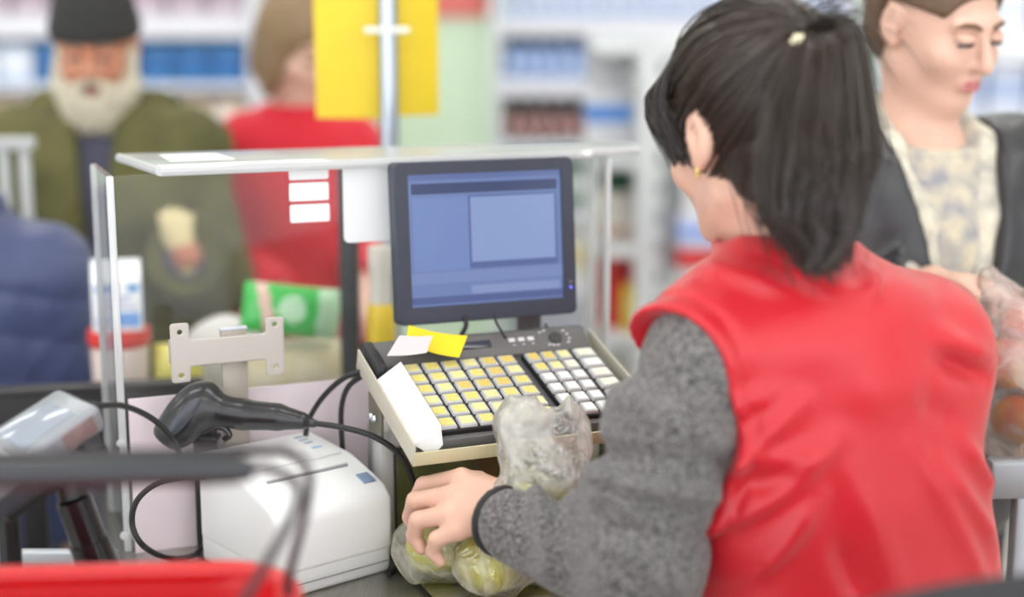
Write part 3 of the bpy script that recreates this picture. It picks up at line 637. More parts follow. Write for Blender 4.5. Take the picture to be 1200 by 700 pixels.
rim = np.array([(BKM @ [x, y, z, 1])[:3] for x, y, z in loop(bw * 1.0, bl * 1.0, 0.07, hzt - 0.004)]); mb = MB(); mb.tube(rim, 0.011, 10, closed=True); mb.build('rim', M_red, bk)
bp = lambda x, y, z: (BKM @ np.array([x, y, z, 1.0]))[:3]
for sgn, nm in ((1, 0), (-1, 1)):
    hx, y0 = bw - 0.008, (0.055 if sgn > 0 else -0.055)
    if sgn > 0: topz, yt, rr0, xr = hzt + 0.150, 0.012, 0.0040, hx + 0.026
    else: topz, yt, rr0, xr = hzt + 0.140, -0.006, 0.0042, hx + 0.016
    pts = [bp(hx + 0.012 + (0 if sgn > 0 else -0.045), y0, hzt - 0.02), bp(hx + 0.008 + (0 if sgn > 0 else -0.040), y0, hzt + 0.02), bp(xr + 0.006, yt, topz - 0.03), bp(xr - 0.012, yt, topz), bp(xr - 0.06, yt, topz + 0.002)]
    pts2 = [bp(-xr + 0.06, yt, topz + 0.002), bp(-xr + 0.012, yt, topz), bp(-xr - 0.006, yt, topz - 0.03), bp(-hx - 0.008, y0, hzt + 0.02), bp(-hx - 0.012, y0, hzt - 0.02)]
    hd = MB(); hd.tube(spline(pts + pts2, 6), rr0, 10); ho = hd.build('handle', M_wire, bk)
    if sgn < 0: gp = MB(); gp.tube([bp(-xr + 0.03, yt, topz), bp(-xr + 0.045, yt, topz + 0.002), bp(xr - 0.045, yt, topz + 0.002), bp(xr - 0.028, yt, topz)], [0.008, 0.0128, 0.0128, 0.008], 16); gp.build('grip', M_hand, ho)

# ---------------- cashier's chair, its back in the near right corner
ch = thing('office_chair', (0.52, 1.05, 0), 'black office chair behind the cashier in the lower right corner', 'chair')
cz = P(1100, 668, 1.16)
def chb(p):
    q = p - np.array([0.40, 1.09, cz[2] - 0.17], np.float32); q = q.copy(); q[:, 1] += 0.9 * q[:, 0] ** 2 - 0.06 * q[:, 0]; q[:, 2] += 0.35 * q[:, 0] ** 2 - 0.06 * q[:, 0]
    return box_d(q, (0.21, 0.022, 0.17), 0.02)
soft('backrest', chb, (0.12, 0.9, cz[2] - 0.40), (0.70, 1.25, cz[2] + 0.06), 0.007, mat('black chair fabric', (38, 38, 42), 0.7, bump=0.1, bscale=300), ch)
mb = MB(); mb.tube(spline([(0.40, 1.06, cz[2] - 0.2), (0.40, 1.04, 0.62), (0.40, 1.10, 0.53), (0.40, 1.2, 0.53)], 5), 0.016, 10); mb.build('back_support', M_black, ch)
mb = MB(); mb.prism([(x + 0.40, y + 1.20) for x, y in rrect(0.42, 0.30, 0.06)], 0.54, 0.60, bev=0.015, seg=3); mb.build('seat', MATS['black chair fabric'], ch)
mb = MB(); mb.tube([(0.40, 1.2, 0.08), (0.40, 1.2, 0.54)], 0.025, 14); mb.build('column', M_black, ch)
for k in range(5):
    a = k * 2 * math.pi / 5 + 0.3; q = np.array([0.40 + 0.26 * math.cos(a), 1.2 + 0.26 * math.sin(a), 0.06]); mb = MB(); mb.tube([(0.40, 1.2, 0.10), q], [0.02, 0.014], 8); leg = mb.build('leg', M_black, ch)
    MB().sphere((q[0], q[1], 0.025), 0.025, 12).build('castor', M_black, leg)

# ---------------- fruit in a thin bag under the cashier's hand
M_lem = mat('yellow green fruit skin', (236, 228, 70), 0.35, var=0.25, vscale=30, rgb2=(222, 224, 90), bump=0.05, bscale=200)
M_stem = mat('fruit stem', (96, 78, 40), 0.7)
def fruit(c, r, label, m, tilt, group, name='apple', squash=0.92):
    t = thing(name, (c[0], c[1], c[2] - r * squash), label, 'fruit', group); pr = []
    for k in range(15):
        a = math.pi * k / 14; rr0 = r * math.sin(a) * (1 + 0.05 * math.cos(a)); z = -r * squash * math.cos(a)
        if k in (13, 14): z -= r * 0.10 * (k - 12) * 0.9
        if k in (0, 1): z += r * 0.06 * (2 - k)
        pr.append((max(rr0, 0.0004), z))
    tm = np.array(Matrix.Rotation(tilt[0], 4, 'X') @ Matrix.Rotation(tilt[1], 4, 'Y')); tm[:3, 3] = c
    MB().lathe(pr, 24, tm).build('flesh', m, t); mb = MB(); mb.tube([(tm @ [0, 0, r * squash * 0.78, 1])[:3], (tm @ [0.002, 0, r * squash * 1.12, 1])[:3]], 0.0018, 6); mb.build('stem', M_stem, t); return t
BG = [(Pz(512, 640, ZC + 0.0465), 'yellow green fruit at left end of thin bag under the fingers'), (Pz(572, 659, ZC + 0.0465), 'yellow green fruit in thin bag under the wrist'),
      (P(614, 602, 1.755), 'yellow green fruit on top of the pile beside the grey sleeve'), (Pz(630, 640, ZC + 0.0465), 'yellow green fruit deepest in thin bag behind the forearm')]
for i, (c, lb) in enumerate(BG): fruit(c, 0.0385, lb, M_lem, (0.5 * (i - 1), 0.4 * i), 'fruit in the thin bag')
FB = [np.asarray(c, np.float32) for c, _ in BG]
def ridg(p, f, s): return np.abs(wob(p, f, s, 4))
CAMR = np.stack([CR, CF, CU], 1)
def bag_sdf(p):
    q = p + 0.007 * np.stack([wob(p, 38, 1), wob(p, 38, 2), wob(p, 38, 3)], 1)
    d = ell_d(q, FB[0], (0.050, 0.050, 0.045))
    for c in FB[1:]: d = smin(d, ell_d(q, c, (0.050, 0.050, 0.045)), 0.03)
    for c0, r0 in ((P(622, 582, 1.70), (0.046, 0.036, 0.045)), (P(630, 548, 1.70), (0.042, 0.028, 0.040)), (P(634, 510, 1.705), (0.060, 0.030, 0.045))): d = smin(d, ell_d(q, c0, r0, CAMR), 0.02)
    d = smax(d, 0.024 - np.linalg.norm((p - P(645, 462, 1.70).astype(np.float32)) * [1, 1, 0.8], axis=1), 0.01)
    d = d + 0.016 * ridg(p, 45, 11) + 0.008 * ridg(p, 110, 12) - 0.009
    return smax(d, ZC + 0.0055 - p[:, 2], 0.004)
M_bag = clear_mat('thin clear bag film', (253, 254, 253), 0.18, 0.11, 0.18, bump=0.9, bscale=38, milk_rgb=(252, 252, 246), streak=(13, 0.55))
lo = np.array([-0.17, 1.55, ZC - 0.01]); hi = np.array([0.14, 1.95, 1.08])
tag(soft('plastic_bag', bag_sdf, lo, hi, 0.003, M_bag), 'crumpled clear plastic bag of yellow fruit beneath the cashier hand', 'bag')

# ---------------- apples in a carrier bag on the right
AP = [(P(1181, 425, 2.02), 'yellow green apple with red blush highest in carrier bag at right edge', (214, 176, 86), (196, 84, 62)), (P(1194, 492, 2.02), 'golden apple low in carrier bag at right edge', (212, 164, 40), (196, 96, 50)),
      (P(1197, 372, 2.05), 'pinkish red apple at the top of carrier bag', (214, 96, 96), (226, 150, 130)), (P(1222, 440, 2.06), 'red apple at the right side of carrier bag', (200, 60, 56), (214, 150, 70))]
for i, (c, lb, c1, c2) in enumerate(AP): fruit(c, 0.0375, lb, mat('apple skin %d' % i, c1, 0.3, var=0.5, vscale=22, rgb2=c2), (0.3 * i - 0.4, 0.5 - 0.3 * i), 'apples in the carrier bag')
def bag2(p):
    q = p + 0.008 * np.stack([wob(p, 45, 21), wob(p, 45, 22), wob(p, 20, 23)], 1)
    d = ell_d(q, P(1200, 450, 2.03), (0.088, 0.075, 0.115)); d = smin(d, chain_d(q, [P(1158, 322, 2.03), P(1170, 352, 2.03), P(1190, 400, 2.03)], [0.014, 0.03, 0.065], 0.03), 0.03)
    return d + 0.007 * ridg(p, 70, 24)
c_ = P(1195, 420, 2.03)
tag(soft('carrier_bag', bag2, c_ - [0.14, 0.13, 0.22], c_ + [0.16, 0.13, 0.18], 0.005, clear_mat('milky carrier film', (248, 250, 248), 0.1, 0.10, 0.25, bump=0.5, bscale=30, milk_rgb=(252, 252, 252), streak=(11, 0.45))), 'translucent white carrier bag with apples at right edge', 'bag')
rail = thing('steel_divider', (0.72, 1.97, 0), 'grey steel divider rail below the apple bag at right edge', 'rail')
q = P(1203, 560, 1.88); MB().box((q[0] + 0.12, q[1], q[2]), (0.34, 0.03, 0.05), bev=0.006).build('bar', M_steel2, rail)
for dx in (0.0, 0.25): MB().box((q[0] + dx, q[1], q[2] / 2), (0.03, 0.025, q[2]), bev=0.004).build('post', M_steel2, rail)

# ---------------- goods on the packing side behind the guard
def carton(c, w, h, yaw, label):
    t = thing('milk_carton', c, label, 'carton'); M = yawM(yaw, c); hb = h * 0.74
    M_c = mat('carton white', (240, 242, 244), 0.4)
    MB().box((0, 0, hb / 2), (w, w, hb), M, bev=0.003).build('body', M_c, t)
    v = [(-w / 2, -w / 2, hb), (w / 2, -w / 2, hb), (w / 2, w / 2, hb), (-w / 2, w / 2, hb), (-w / 2, -0.003, h * 0.95), (w / 2, -0.003, h * 0.95), (w / 2, 0.003, h * 0.95), (-w / 2, 0.003, h * 0.95)]
    MB().add(v, [[0, 1, 5, 4], [1, 2, 6, 5], [2, 3, 7, 6], [3, 0, 4, 7], [4, 5, 6, 7], [3, 2, 1, 0]], M).build('gable', M_c, t, False)
    MB().box((0, 0, h * 0.955), (w, 0.007, h * 0.10), M, bev=0.001).build('top_seal', M_c, t)
    for dx, dz, ww, hh, col in ((-0.20, 0.63, 0.44, 0.10, (60, 140, 205)), (0.33, 0.63, 0.22, 0.10, (70, 150, 210)), (-0.06, 0.50, 0.7, 0.035, (170, 170, 210)), (-0.10, 0.43, 0.6, 0.03, (186, 190, 222)), (0.0, 0.36, 0.8, 0.03, (171, 172, 211)), (0.22, 0.18, 0.44, 0.20, (110, 161, 226)), (-0.28, 0.16, 0.3, 0.14, (190, 195, 225))):
        MB().box((dx * w, -w / 2 - 0.0004, dz * h), (ww * w, 0.001, hh * h), M).build('print_patch', mat('print %d' % col[0], col, 0.4), t, False)
    MB().box((w / 2 + 0.0004, 0, 0.33 * h), (0.001, w * 0.85, 0.45 * h), M).build('print_patch', mat('print blue', (110, 160, 225), 0.4), t, False); return t
mc = P(139, 384, 2.42); carton((mc[0], mc[1], mc[2]), 0.078, 0.112, 14, 'white milk carton with blue print in front of the old man')
tb = thing('lidded_tub', (mc[0], mc[1], ZC), 'white tub with red lid under the milk carton', 'tub'); hz_ = mc[2] - ZC
MB().lathe([(0.040, 0), (0.042, 0.004), (0.046, hz_ - 0.03), (0.046, hz_ - 0.026)], 28, basis((1, 0, 0), (0, 1, 0), (0, 0, 1), (mc[0], mc[1], ZC))).build('body', mat('tub cream', (232, 214, 206), 0.45), tb)
MB().lathe([(0.047, hz_ - 0.028), (0.05, hz_ - 0.024), (0.05, hz_ - 0.003), (0.048, hz_ - 0.0005)], 28, basis((1, 0, 0), (0, 1, 0), (0, 0, 1), (mc[0], mc[1], ZC))).build('lid', mat('red lid', (214, 52, 46), 0.4), tb)
def pillow(name, c, size, R, label, cat, m, midx_fn=None, mats=None):
    c = np.asarray(c, np.float32)
    def f(p):
        q = (p - c) @ np.asarray(R, np.float32); x, y, z = q[:, 0] / size[0], q[:, 1] / size[1], q[:, 2] / size[2]
        th_ = size[1] * np.sqrt(np.clip((1 - np.abs(x) ** 2.6), 0.002, 1) * np.clip(1 - np.abs(z) ** 2.6, 0.002, 1)) * (1 + 0.12 * wob(p, 40, 5)) + 0.0015
        e = np.maximum(np.abs(q[:, 0]) - size[0], np.abs(q[:, 2]) - size[2]); return np.maximum(np.abs(q[:, 1]) - th_, e) * 0.7
    r = max(size) * 1.5; V, Q = net(f, c - r, c + r, 0.005)
    mi = None
    if midx_fn: cen = (V[Q].mean(1) - c) @ np.asarray(R); mi = midx_fn(cen / np.asarray(size))
    return tag(link_mesh(name, V, Q, mats or m, None, True, mi), label, cat)
def rotR(yaw, roll, pitch=0): return np.array((Matrix.Rotation(math.radians(yaw), 3, 'Z') @ Matrix.Rotation(math.radians(pitch), 3, 'X') @ Matrix.Rotation(math.radians(roll), 3, 'Y')))
Mg = mat('green snack bag foil', (62, 196, 84), 0.28, coat=0.3); Mg2 = mat('pale green snack print', (190, 232, 190), 0.3, coat=0.3); Mg3 = mat('pink snack print', (232, 190, 176), 0.3, coat=0.3)
def chip_idx(c):
    x, z = c[:, 0], c[:, 2]; mi = np.zeros(len(c), int); mi[((x + 0.0) / 0.28) ** 2 + ((z - 0.05) / 0.55) ** 2 < 1] = 1; mi[x > 0.52] = 1; mi[np.abs(x + 0.52 + 0.15 * z) < 0.12] = 2; return mi
pillow('snack_bag', P(341, 364, 2.46), (0.080, 0.030, 0.042), rotR(12, 8, -10), 'bright green snack bag lying on goods behind the guard', 'snack bag', Mg, chip_idx, [Mg, Mg2, Mg3])
pillow('bread_bag', P(352, 432, 2.5), (0.100, 0.045, 0.050), rotR(14, 3, -20), 'pale cream bread bag under the green snack bag', 'bread', mat('cream bread film', (228, 222, 200), 0.35, coat=0.2, var=0.3, vscale=18, rgb2=(214, 200, 160)))
pillow('vegetable_pack', P(209, 428, 2.46), (0.040, 0.030, 0.036), rotR(5, 0, -10), 'yellow green vegetable pack beside the white tub', 'pack', mat('yellow green film', (214, 208, 84), 0.4, var=0.3, vscale=20, rgb2=(236, 226, 130)))
bo = thing('yellow_bottle', (*P(447, 400, 2.40)[:2], ZC), 'white capped bottle with yellow body behind the guard near the monitor', 'bottle')
q = P(447, 400, 2.40); z1 = P(434, 392, 2.40)[2] - ZC; BMx = basis((1, 0, 0), (0, 1, 0), (0, 0, 1), (q[0], q[1], ZC)); zt_ = P(434, 352, 2.40)[2] - ZC
MB().lathe([(0.020, 0), (0.023, 0.004), (0.023, z1 + 0.01), (0.022, zt_ - 0.008), (0.016, zt_)], 24, BMx).build('body', mat('yellow bottle plastic', (238, 204, 40), 0.35), bo)
MB().lathe([(0.018, zt_ - 0.002), (0.017, zt_ + 0.04), (0.02, zt_ + 0.06), (0.02, zt_ + 0.085), (0.018, zt_ + 0.09)], 20, BMx).build('cap', mat('cap cream white', (232, 226, 216), 0.45), bo)
bo = thing('white_bag', (*P(270, 430, 2.6)[:2], ZC), 'white wrapped pack lying low behind the beige bracket', 'pack')
def wpk(p): return ell_d(p, np.array([*P(262, 418, 2.62)[:2], ZC + 0.085], np.float32), (0.075, 0.05, 0.082)) + 0.008 * wob(p, 60, 8)
qq = P(262, 418, 2.62); soft('wrap', wpk, (qq[0] - 0.1, qq[1] - 0.08, ZC - 0.01), (qq[0] + 0.1, qq[1] + 0.08, ZC + 0.19), 0.006, mat('white wrap', (222, 220, 216), 0.4), bo)
# black short post
q = P(409, 300, 2.38); bpst = thing('counter_post', (q[0], q[1], ZC), 'short black upright post seen through the guard beside white sticker', 'post')
zt2 = P(409, 186, 2.38)[2]; MB().box((q[0], q[1], (ZC + zt2) / 2), (0.030, 0.030, zt2 - ZC), bev=0.003).build('column', mat('black post paint', (40, 42, 46), 0.4), bpst)
MB().box((q[0], q[1], ZC + 0.004), (0.08, 0.08, 0.008), bev=0.002).build('foot', MATS['black post paint'], bpst)

# ---------------- chrome pole with a yellow sign
q = P(455.5, 100, 2.5); pole = thing('chrome_pole', (q[0], q[1], ZC), 'tall shiny chrome pole carrying the yellow sign', 'pole')
mb = MB(); mb.tube([(q[0], q[1], ZC), (q[0], q[1], 2.3)], 0.0165, 24); mb.build('tube', mat('chrome', (178, 186, 196), 0.2, 1.0), pole)
MB().lathe([(0.05, 0), (0.05, 0.006), (0.02, 0.012), (0.019, 0.03)], 24, basis((1, 0, 0), (0, 1, 0), (0, 0, 1), (q[0], q[1], ZC))).build('base_flange', MATS['chrome'], pole)
zc_ = P(455, 35, 2.5)[2]; MB().box((q[0], q[1] - 0.021, zc_), (0.075, 0.006, 0.010), bev=0.003).build('clip', mat('clip white', (236, 238, 236), 0.4), pole)
MB().box((q[0] + 0.0, q[1], 2.31), (0.05, 0.05, 0.02), bev=0.004).build('top_cap', MATS['chrome'], pole)
sg = thing('yellow_sign', (q[0], q[1] + 0.03, 1.3), 'plain yellow cardboard sign hanging on the chrome pole', 'sign')
M_y1 = mat('yellow card', (232, 202, 38), 0.5, var=0.05, vscale=12)
xl, xr_ = P(370, 100, 2.53)[0], P(513, 100, 2.55)[0]; zb1, zb2 = P(370, 139, 2.53)[2], P(500, 135.5, 2.55)[2]
y0 = q[1] + 0.022; sheet([(xl, y0 + 0.008, zb1), (q[0] + 0.004, y0, zb1), (q[0] + 0.004, y0, 1.72), (xl, y0 + 0.008, 1.72)], 0.0018, 'left_leaf', M_y1, sg, 0.002)
sheet([(q[0] + 0.005, y0, zb2), (xr_, y0 + 0.045, zb2), (xr_, y0 + 0.045, 1.72), (q[0] + 0.005, y0, 1.72)], 0.0018, 'right_leaf', M_y1, sg, 0.002)

# ================================================================== SHELVING IN THE BACKGROUND
M_shelf = mat('shelf white enamel', (226, 228, 236), 0.4); M_shelfg = mat('shelf grey enamel', (206, 210, 212), 0.4)
def shelf_unit(label, x0, x1, yf, depth, tops, ztop, rail_h, m=M_shelf, back=None):
    t = thing('shelf_unit', ((x0 + x1) / 2, yf + depth / 2, 0), label, 'shelf'); xm, w = (x0 + x1) / 2, x1 - x0
    MB().box((xm, yf + depth + 0.01, ztop / 2), (w, 0.02, ztop)).build('back_panel', back or m, t, False)
    for x in (x0 - 0.015, x1 + 0.015): MB().box((x, yf + depth / 2 + 0.01, ztop / 2), (0.03, depth, ztop), bev=0.003).build('upright', m, t)
    for z, rh in zip(tops, rail_h):
        MB().box((xm, yf + depth / 2 + 0.005, z - 0.012), (w, depth - 0.01, 0.024)).build('board', m, t, False)
        MB().box((xm, yf - 0.005, z - rh / 2 + 0.006), (w, 0.012, rh), bev=0.002).build('price_rail', m, t)
    return t
ORD = 'first second third fourth fifth sixth seventh eighth ninth tenth eleventh twelfth thirteenth fourteenth fifteenth sixteenth seventeenth eighteenth nineteenth twentieth twenty-first'.split()
def row(fn, xs, y, z, end='left', jitter=0.006):
    xs = xs if end == 'left' else xs[::-1]; o = fn(xs[0], y, z); r = random.Random(int(z * 1000) + len(xs)); base = o['label']
    for i, x in enumerate(xs):
        c = o if i == 0 else copy_tree(o, Vector((x - xs[0], r.uniform(-jitter, jitter), 0)))
        c['label'] = '%s, %s from %s end' % (base, ORD[i], end)
def bottle(label, group, r, h, cb, cl, cc, name='bottle', cat='bottle'):
    mats = [mat('b%s' % (cb,), cb, 0.25, coat=0.3), mat('b%s' % (cl,), cl, 0.4), mat('b%s' % (cc,), cc, 0.4)]
    def f(x, y, z):
        mb = MB(); mb.lathe([(r * 0.9, 0), (r, h * 0.03), (r, h * 0.22), (r, h * 0.58), (r, h * 0.66), (r * 0.45, h * 0.84), (r * 0.38, h * 0.87), (r * 0.42, h * 0.88), (r * 0.42, h)], 14, basis((1, 0, 0), (0, 1, 0), (0, 0, 1), (x, y, z)), mis=[0, 0, 1, 0, 0, 0, 2, 2])
        return tag(mb.build(name, mats), label, cat, group)
    return f
def pack(label, group, w, d, h, c1, c2, name='carton_pack', cat='pack', band=(0.35, 0.7)):
    mats = [mat('p%s' % (c1,), c1, 0.4), mat('p%s' % (c2,), c2, 0.4)]
    def f(x, y, z):
        mb = MB(); M = basis((1, 0, 0), (0, 1, 0), (0, 0, 1), (x, y, z)); mb.box((0, 0, h / 2), (w, d, h), M, bev=0.004); mb.box((0, 0, h * (band[0] + band[1]) / 2), (w + 0.001, d + 0.001, h * (band[1] - band[0])), M, mi=1)
        return tag(mb.build(name, mats), label, cat, group)
    return f
# left unit
Lx0, Lx1, Ly = -2.06, -0.86, 4.9
shelf_unit('white shelf unit of blue packs behind the bearded man', Lx0, Lx1, Ly, 0.42, [1.497, 1.283, 1.13, 0.88, 0.60, 0.25], 1.9, [0.07, 0.022, 0.05, 0.05, 0.05, 0.05])
fr = lambda a, b, n: list(np.linspace(a, b, n))
row(pack('pinkish grey packet on top shelf at upper left', 'packets on the left top shelf', 0.11, 0.1, 0.19, (200, 186, 196), (150, 120, 140)), fr(-1.82, -0.93, 8), Ly + 0.09, 1.498, 'right')
row(pack('blue pack on the shelf behind the bearded man', 'blue packs on the left shelf', 0.105, 0.1, 0.132, (48, 122, 182), (30, 96, 164)), fr(-1.5, -0.93, 6), Ly + 0.08, 1.284, 'right')
row(pack('pale blue carton beside the blue packs', 'pale cartons on the left shelf', 0.105, 0.1, 0.128, (206, 222, 244), (236, 240, 248)), fr(-1.98, -1.62, 4), Ly + 0.08, 1.284, 'right')
row(pack('orange and cream packet below the blue packs', 'orange packets on the left shelf', 0.10, 0.1, 0.10, (226, 206, 178), (232, 224, 220)), fr(-1.85, -0.93, 9), Ly + 0.08, 1.131, 'right')
row(bottle('purple brown jar on a lower shelf behind the guard', 'jars on the left lower shelf', 0.045, 0.17, (120, 84, 96), (214, 200, 196), (196, 60, 66), 'jar', 'jar'), fr(-1.88, -0.92, 10), Ly + 0.08, 0.881, 'right')
row(pack('red white packet on the lowest seen shelf', 'red packets on the left lower shelf', 0.11, 0.1, 0.2, (190, 60, 60), (226, 214, 210)), fr(-1.82, -0.93, 8), Ly + 0.08, 0.601, 'right')
# middle unit
Cx0, Cx1, Cy = -0.045, 1.25, 5.6
shelf_unit('white shelf unit of pale blue bottles behind the grey gondola', Cx0, Cx1, Cy, 0.36, [1.495, 1.270, 1.04, 0.78, 0.5, 0.2], 1.85, [0.066, 0.066, 0.06, 0.05, 0.05, 0.05])
row(bottle('pale blue bottle on the top row of middle shelf', 'bottles on the middle top shelf', 0.027, 0.17, (150, 176, 214), (214, 220, 238), (190, 160, 160)), fr(0.0, 1.2, 21), Cy + 0.06, 1.496)
row(bottle('light blue bottle on the second row of middle shelf', 'bottles on the middle second shelf', 0.027, 0.150, (132, 166, 220), (190, 210, 246), (70, 90, 130)), fr(0.0, 1.2, 21), Cy + 0.06, 1.271)
row(bottle('dark brown bottle with pinkish label on third row', 'bottles on the middle third shelf', 0.026, 0.150, (66, 44, 38), (196, 150, 146), (110, 62, 54)), fr(0.0, 1.2, 21), Cy + 0.06, 1.041)
row(pack('green packet on the low middle shelf', 'packets on the middle low shelf', 0.09, 0.1, 0.18, (60, 110, 80), (220, 226, 220)), fr(0.02, 1.15, 12), Cy + 0.08, 0.781)
row(pack('pale packet on the lowest middle shelf', 'packets on the middle lowest shelf', 0.09, 0.1, 0.2, (226, 226, 220), (220, 200, 120)), fr(0.02, 1.15, 12), Cy + 0.08, 0.501)
# grey gondola end
go = thing('shelf_gondola', (0.40, 4.1, 0), 'pale grey slotted steel gondola end beside the cashier head', 'shelf')
gy = 4.0; gx0, gx1 = 0.345, 0.425; gz = 1.45
MB().box(((gx0 + gx1) / 2 - 0.012, gy, gz / 2), (gx1 - gx0, 0.05, gz), bev=0.004).build('upright', M_shelfg, go)
for k in range(15):
    MB().box((gx1 - 0.03, gy - 0.0255, 0.25 + k * 0.08), (0.016, 0.002, 0.034)).build('slot', mat('slot dark grey', (120, 126, 130), 0.6), go, False)
MB().box((0.46, gy + 0.06, gz / 2), (0.20, 0.03, gz), bev=0.003).build('end_panel', mat('end panel white grey', (222, 226, 226), 0.45), go)
for z in (1.40, 1.10, 0.86, 0.62, 0.3):
    MB().prism([(0.23, gy - 0.02), (0.345, gy - 0.02), (0.62, gy + 0.06), (0.62, gy + 0.42), (0.23, gy + 0.42)], z, z + 0.022, bev=0.002).build('shelf_board', M_shelfg, go)
for z in (0.822, 1.10): MB().box((0.535, gy - 0.035, z + 0.011), (0.20, 0.156, 0.020), bev=0.002).build('side_ledge', M_shelfg, go)
MB().prism([(gy - 0.02, 1.30), (gy + 0.42, 1.30), (gy + 0.42, 1.40), (gy - 0.02, 1.36)], 0.338, 0.344, basis((0, 1, 0), (0, 0, 1), (1, 0, 0))).build('side_bracket', M_shelfg, go, False)
MB().box((0.43, gy + 0.43, gz / 2), (0.42, 0.02, gz), bev=0.002).build('back_panel', M_shelfg, go)
pack('white pack with blue stripe and yellow top on gondola top shelf', None, 0.125, 0.12, 0.17, (222, 226, 232), (92, 150, 226), 'detergent_pack', band=(0.52, 0.82))(0.27, gy + 0.22, 1.123)
pack('dark green pack on the gondola second shelf', None, 0.095, 0.12, 0.072, (36, 84, 62), (46, 96, 74), 'green_pack')(0.285, gy + 0.2, 0.883 + 0.14)
pack('white cream tub pack on the gondola shelf left of upright', None, 0.10, 0.12, 0.135, (226, 222, 212), (190, 160, 140), 'cream_pack', band=(0.1, 0.3))(0.285, gy + 0.2, 0.883)
pack('red pack with white base left of gondola upright', None, 0.105, 0.12, 0.20, (206, 58, 54), (200, 48, 46), 'red_pack')(0.283, gy + 0.16, 0.643)
pack('yellow packet beside the red pack on gondola', None, 0.04, 0.06, 0.13, (232, 208, 60), (236, 222, 110), 'yellow_packet')(0.326, gy + 0.06, 0.643)
pack('yellow and white packet on lowest gondola shelf', None, 0.1, 0.1, 0.2, (224, 222, 200), (226, 206, 80), 'pale_packet')(0.285, gy + 0.15, 0.323)
pack('blue and white carton right of the gondola upright', None, 0.19, 0.1, 0.085, (206, 214, 240), (130, 160, 226), 'blue_carton')(0.535, gy - 0.06, 0.90)
pack('red box under blue carton right of gondola upright', None, 0.19, 0.1, 0.055, (206, 58, 62), (214, 70, 70), 'red_box')(0.535, gy - 0.06, 0.844)
pack('yellow green packet on gondola shelf beside the cashier cheek', None, 0.05, 0.08, 0.07, (150, 170, 60), (222, 214, 70), 'herb_packet')(0.475, gy - 0.06, 1.123)
pack('grey white box above the blue carton beside gondola', None, 0.17, 0.1, 0.1, (226, 228, 230), (208, 212, 214), 'white_box')(0.535, gy - 0.06, 0.986)
# right unit
shelf_unit('bright white shelf unit behind the woman in black jacket', 1.36, 2.2, 5.3, 0.36, [1.42, 1.12, 0.82, 0.5, 0.2], 1.9, [0.08, 0.06, 0.05, 0.05, 0.05], mat('bright enamel', (240, 243, 250), 0.4))
row(pack('pale blue white carton on right shelf behind the woman', 'cartons on the right shelf', 0.13, 0.1, 0.24, (226, 232, 246), (176, 192, 226)), fr(1.46, 2.06, 5), 5.40, 1.121)
row(pack('yellow and grey packet on right shelf below pale cartons', 'packets on the right shelf', 0.13, 0.1, 0.2, (150, 156, 166), (232, 214, 60)), fr(1.46, 2.06, 5), 5.40, 0.821)
row(pack('white packet on the upper right shelf', 'packets on the upper right shelf', 0.13, 0.1, 0.2, (240, 242, 250), (220, 226, 240)), fr(1.46, 2.06, 5), 5.40, 1.421)
# red strip sign on the pillar, grey frame at the left edge
tag(MB().box((-0.21, 5.735, 1.60), (0.24, 0.012, 0.20), bev=0.002).build('price_sign', mat('pink red sign', (226, 120, 112), 0.5)), 'pinkish red price sign high on the green pillar', 'sign')
q = P(18, 205, 2.9); rk_ = thing('metal_rack', (q[0], q[1], 0), 'pale grey metal rack at left edge beside olive coat', 'rack'); ztr = P(18, 160, 2.9)[2]
for u in (-25, 6, 30): x = P(u, 205, 2.9)[0]; MB().box((x, q[1], ztr / 2), (0.018, 0.02, ztr), bev=0.003).build('upright', M_shelfg, rk_)
for z in (ztr, ztr - 0.28, 0.3): MB().box((q[0] - 0.04, q[1], z - 0.012), (0.16, 0.03, 0.024), bev=0.003).build('crossbar', M_shelfg, rk_)

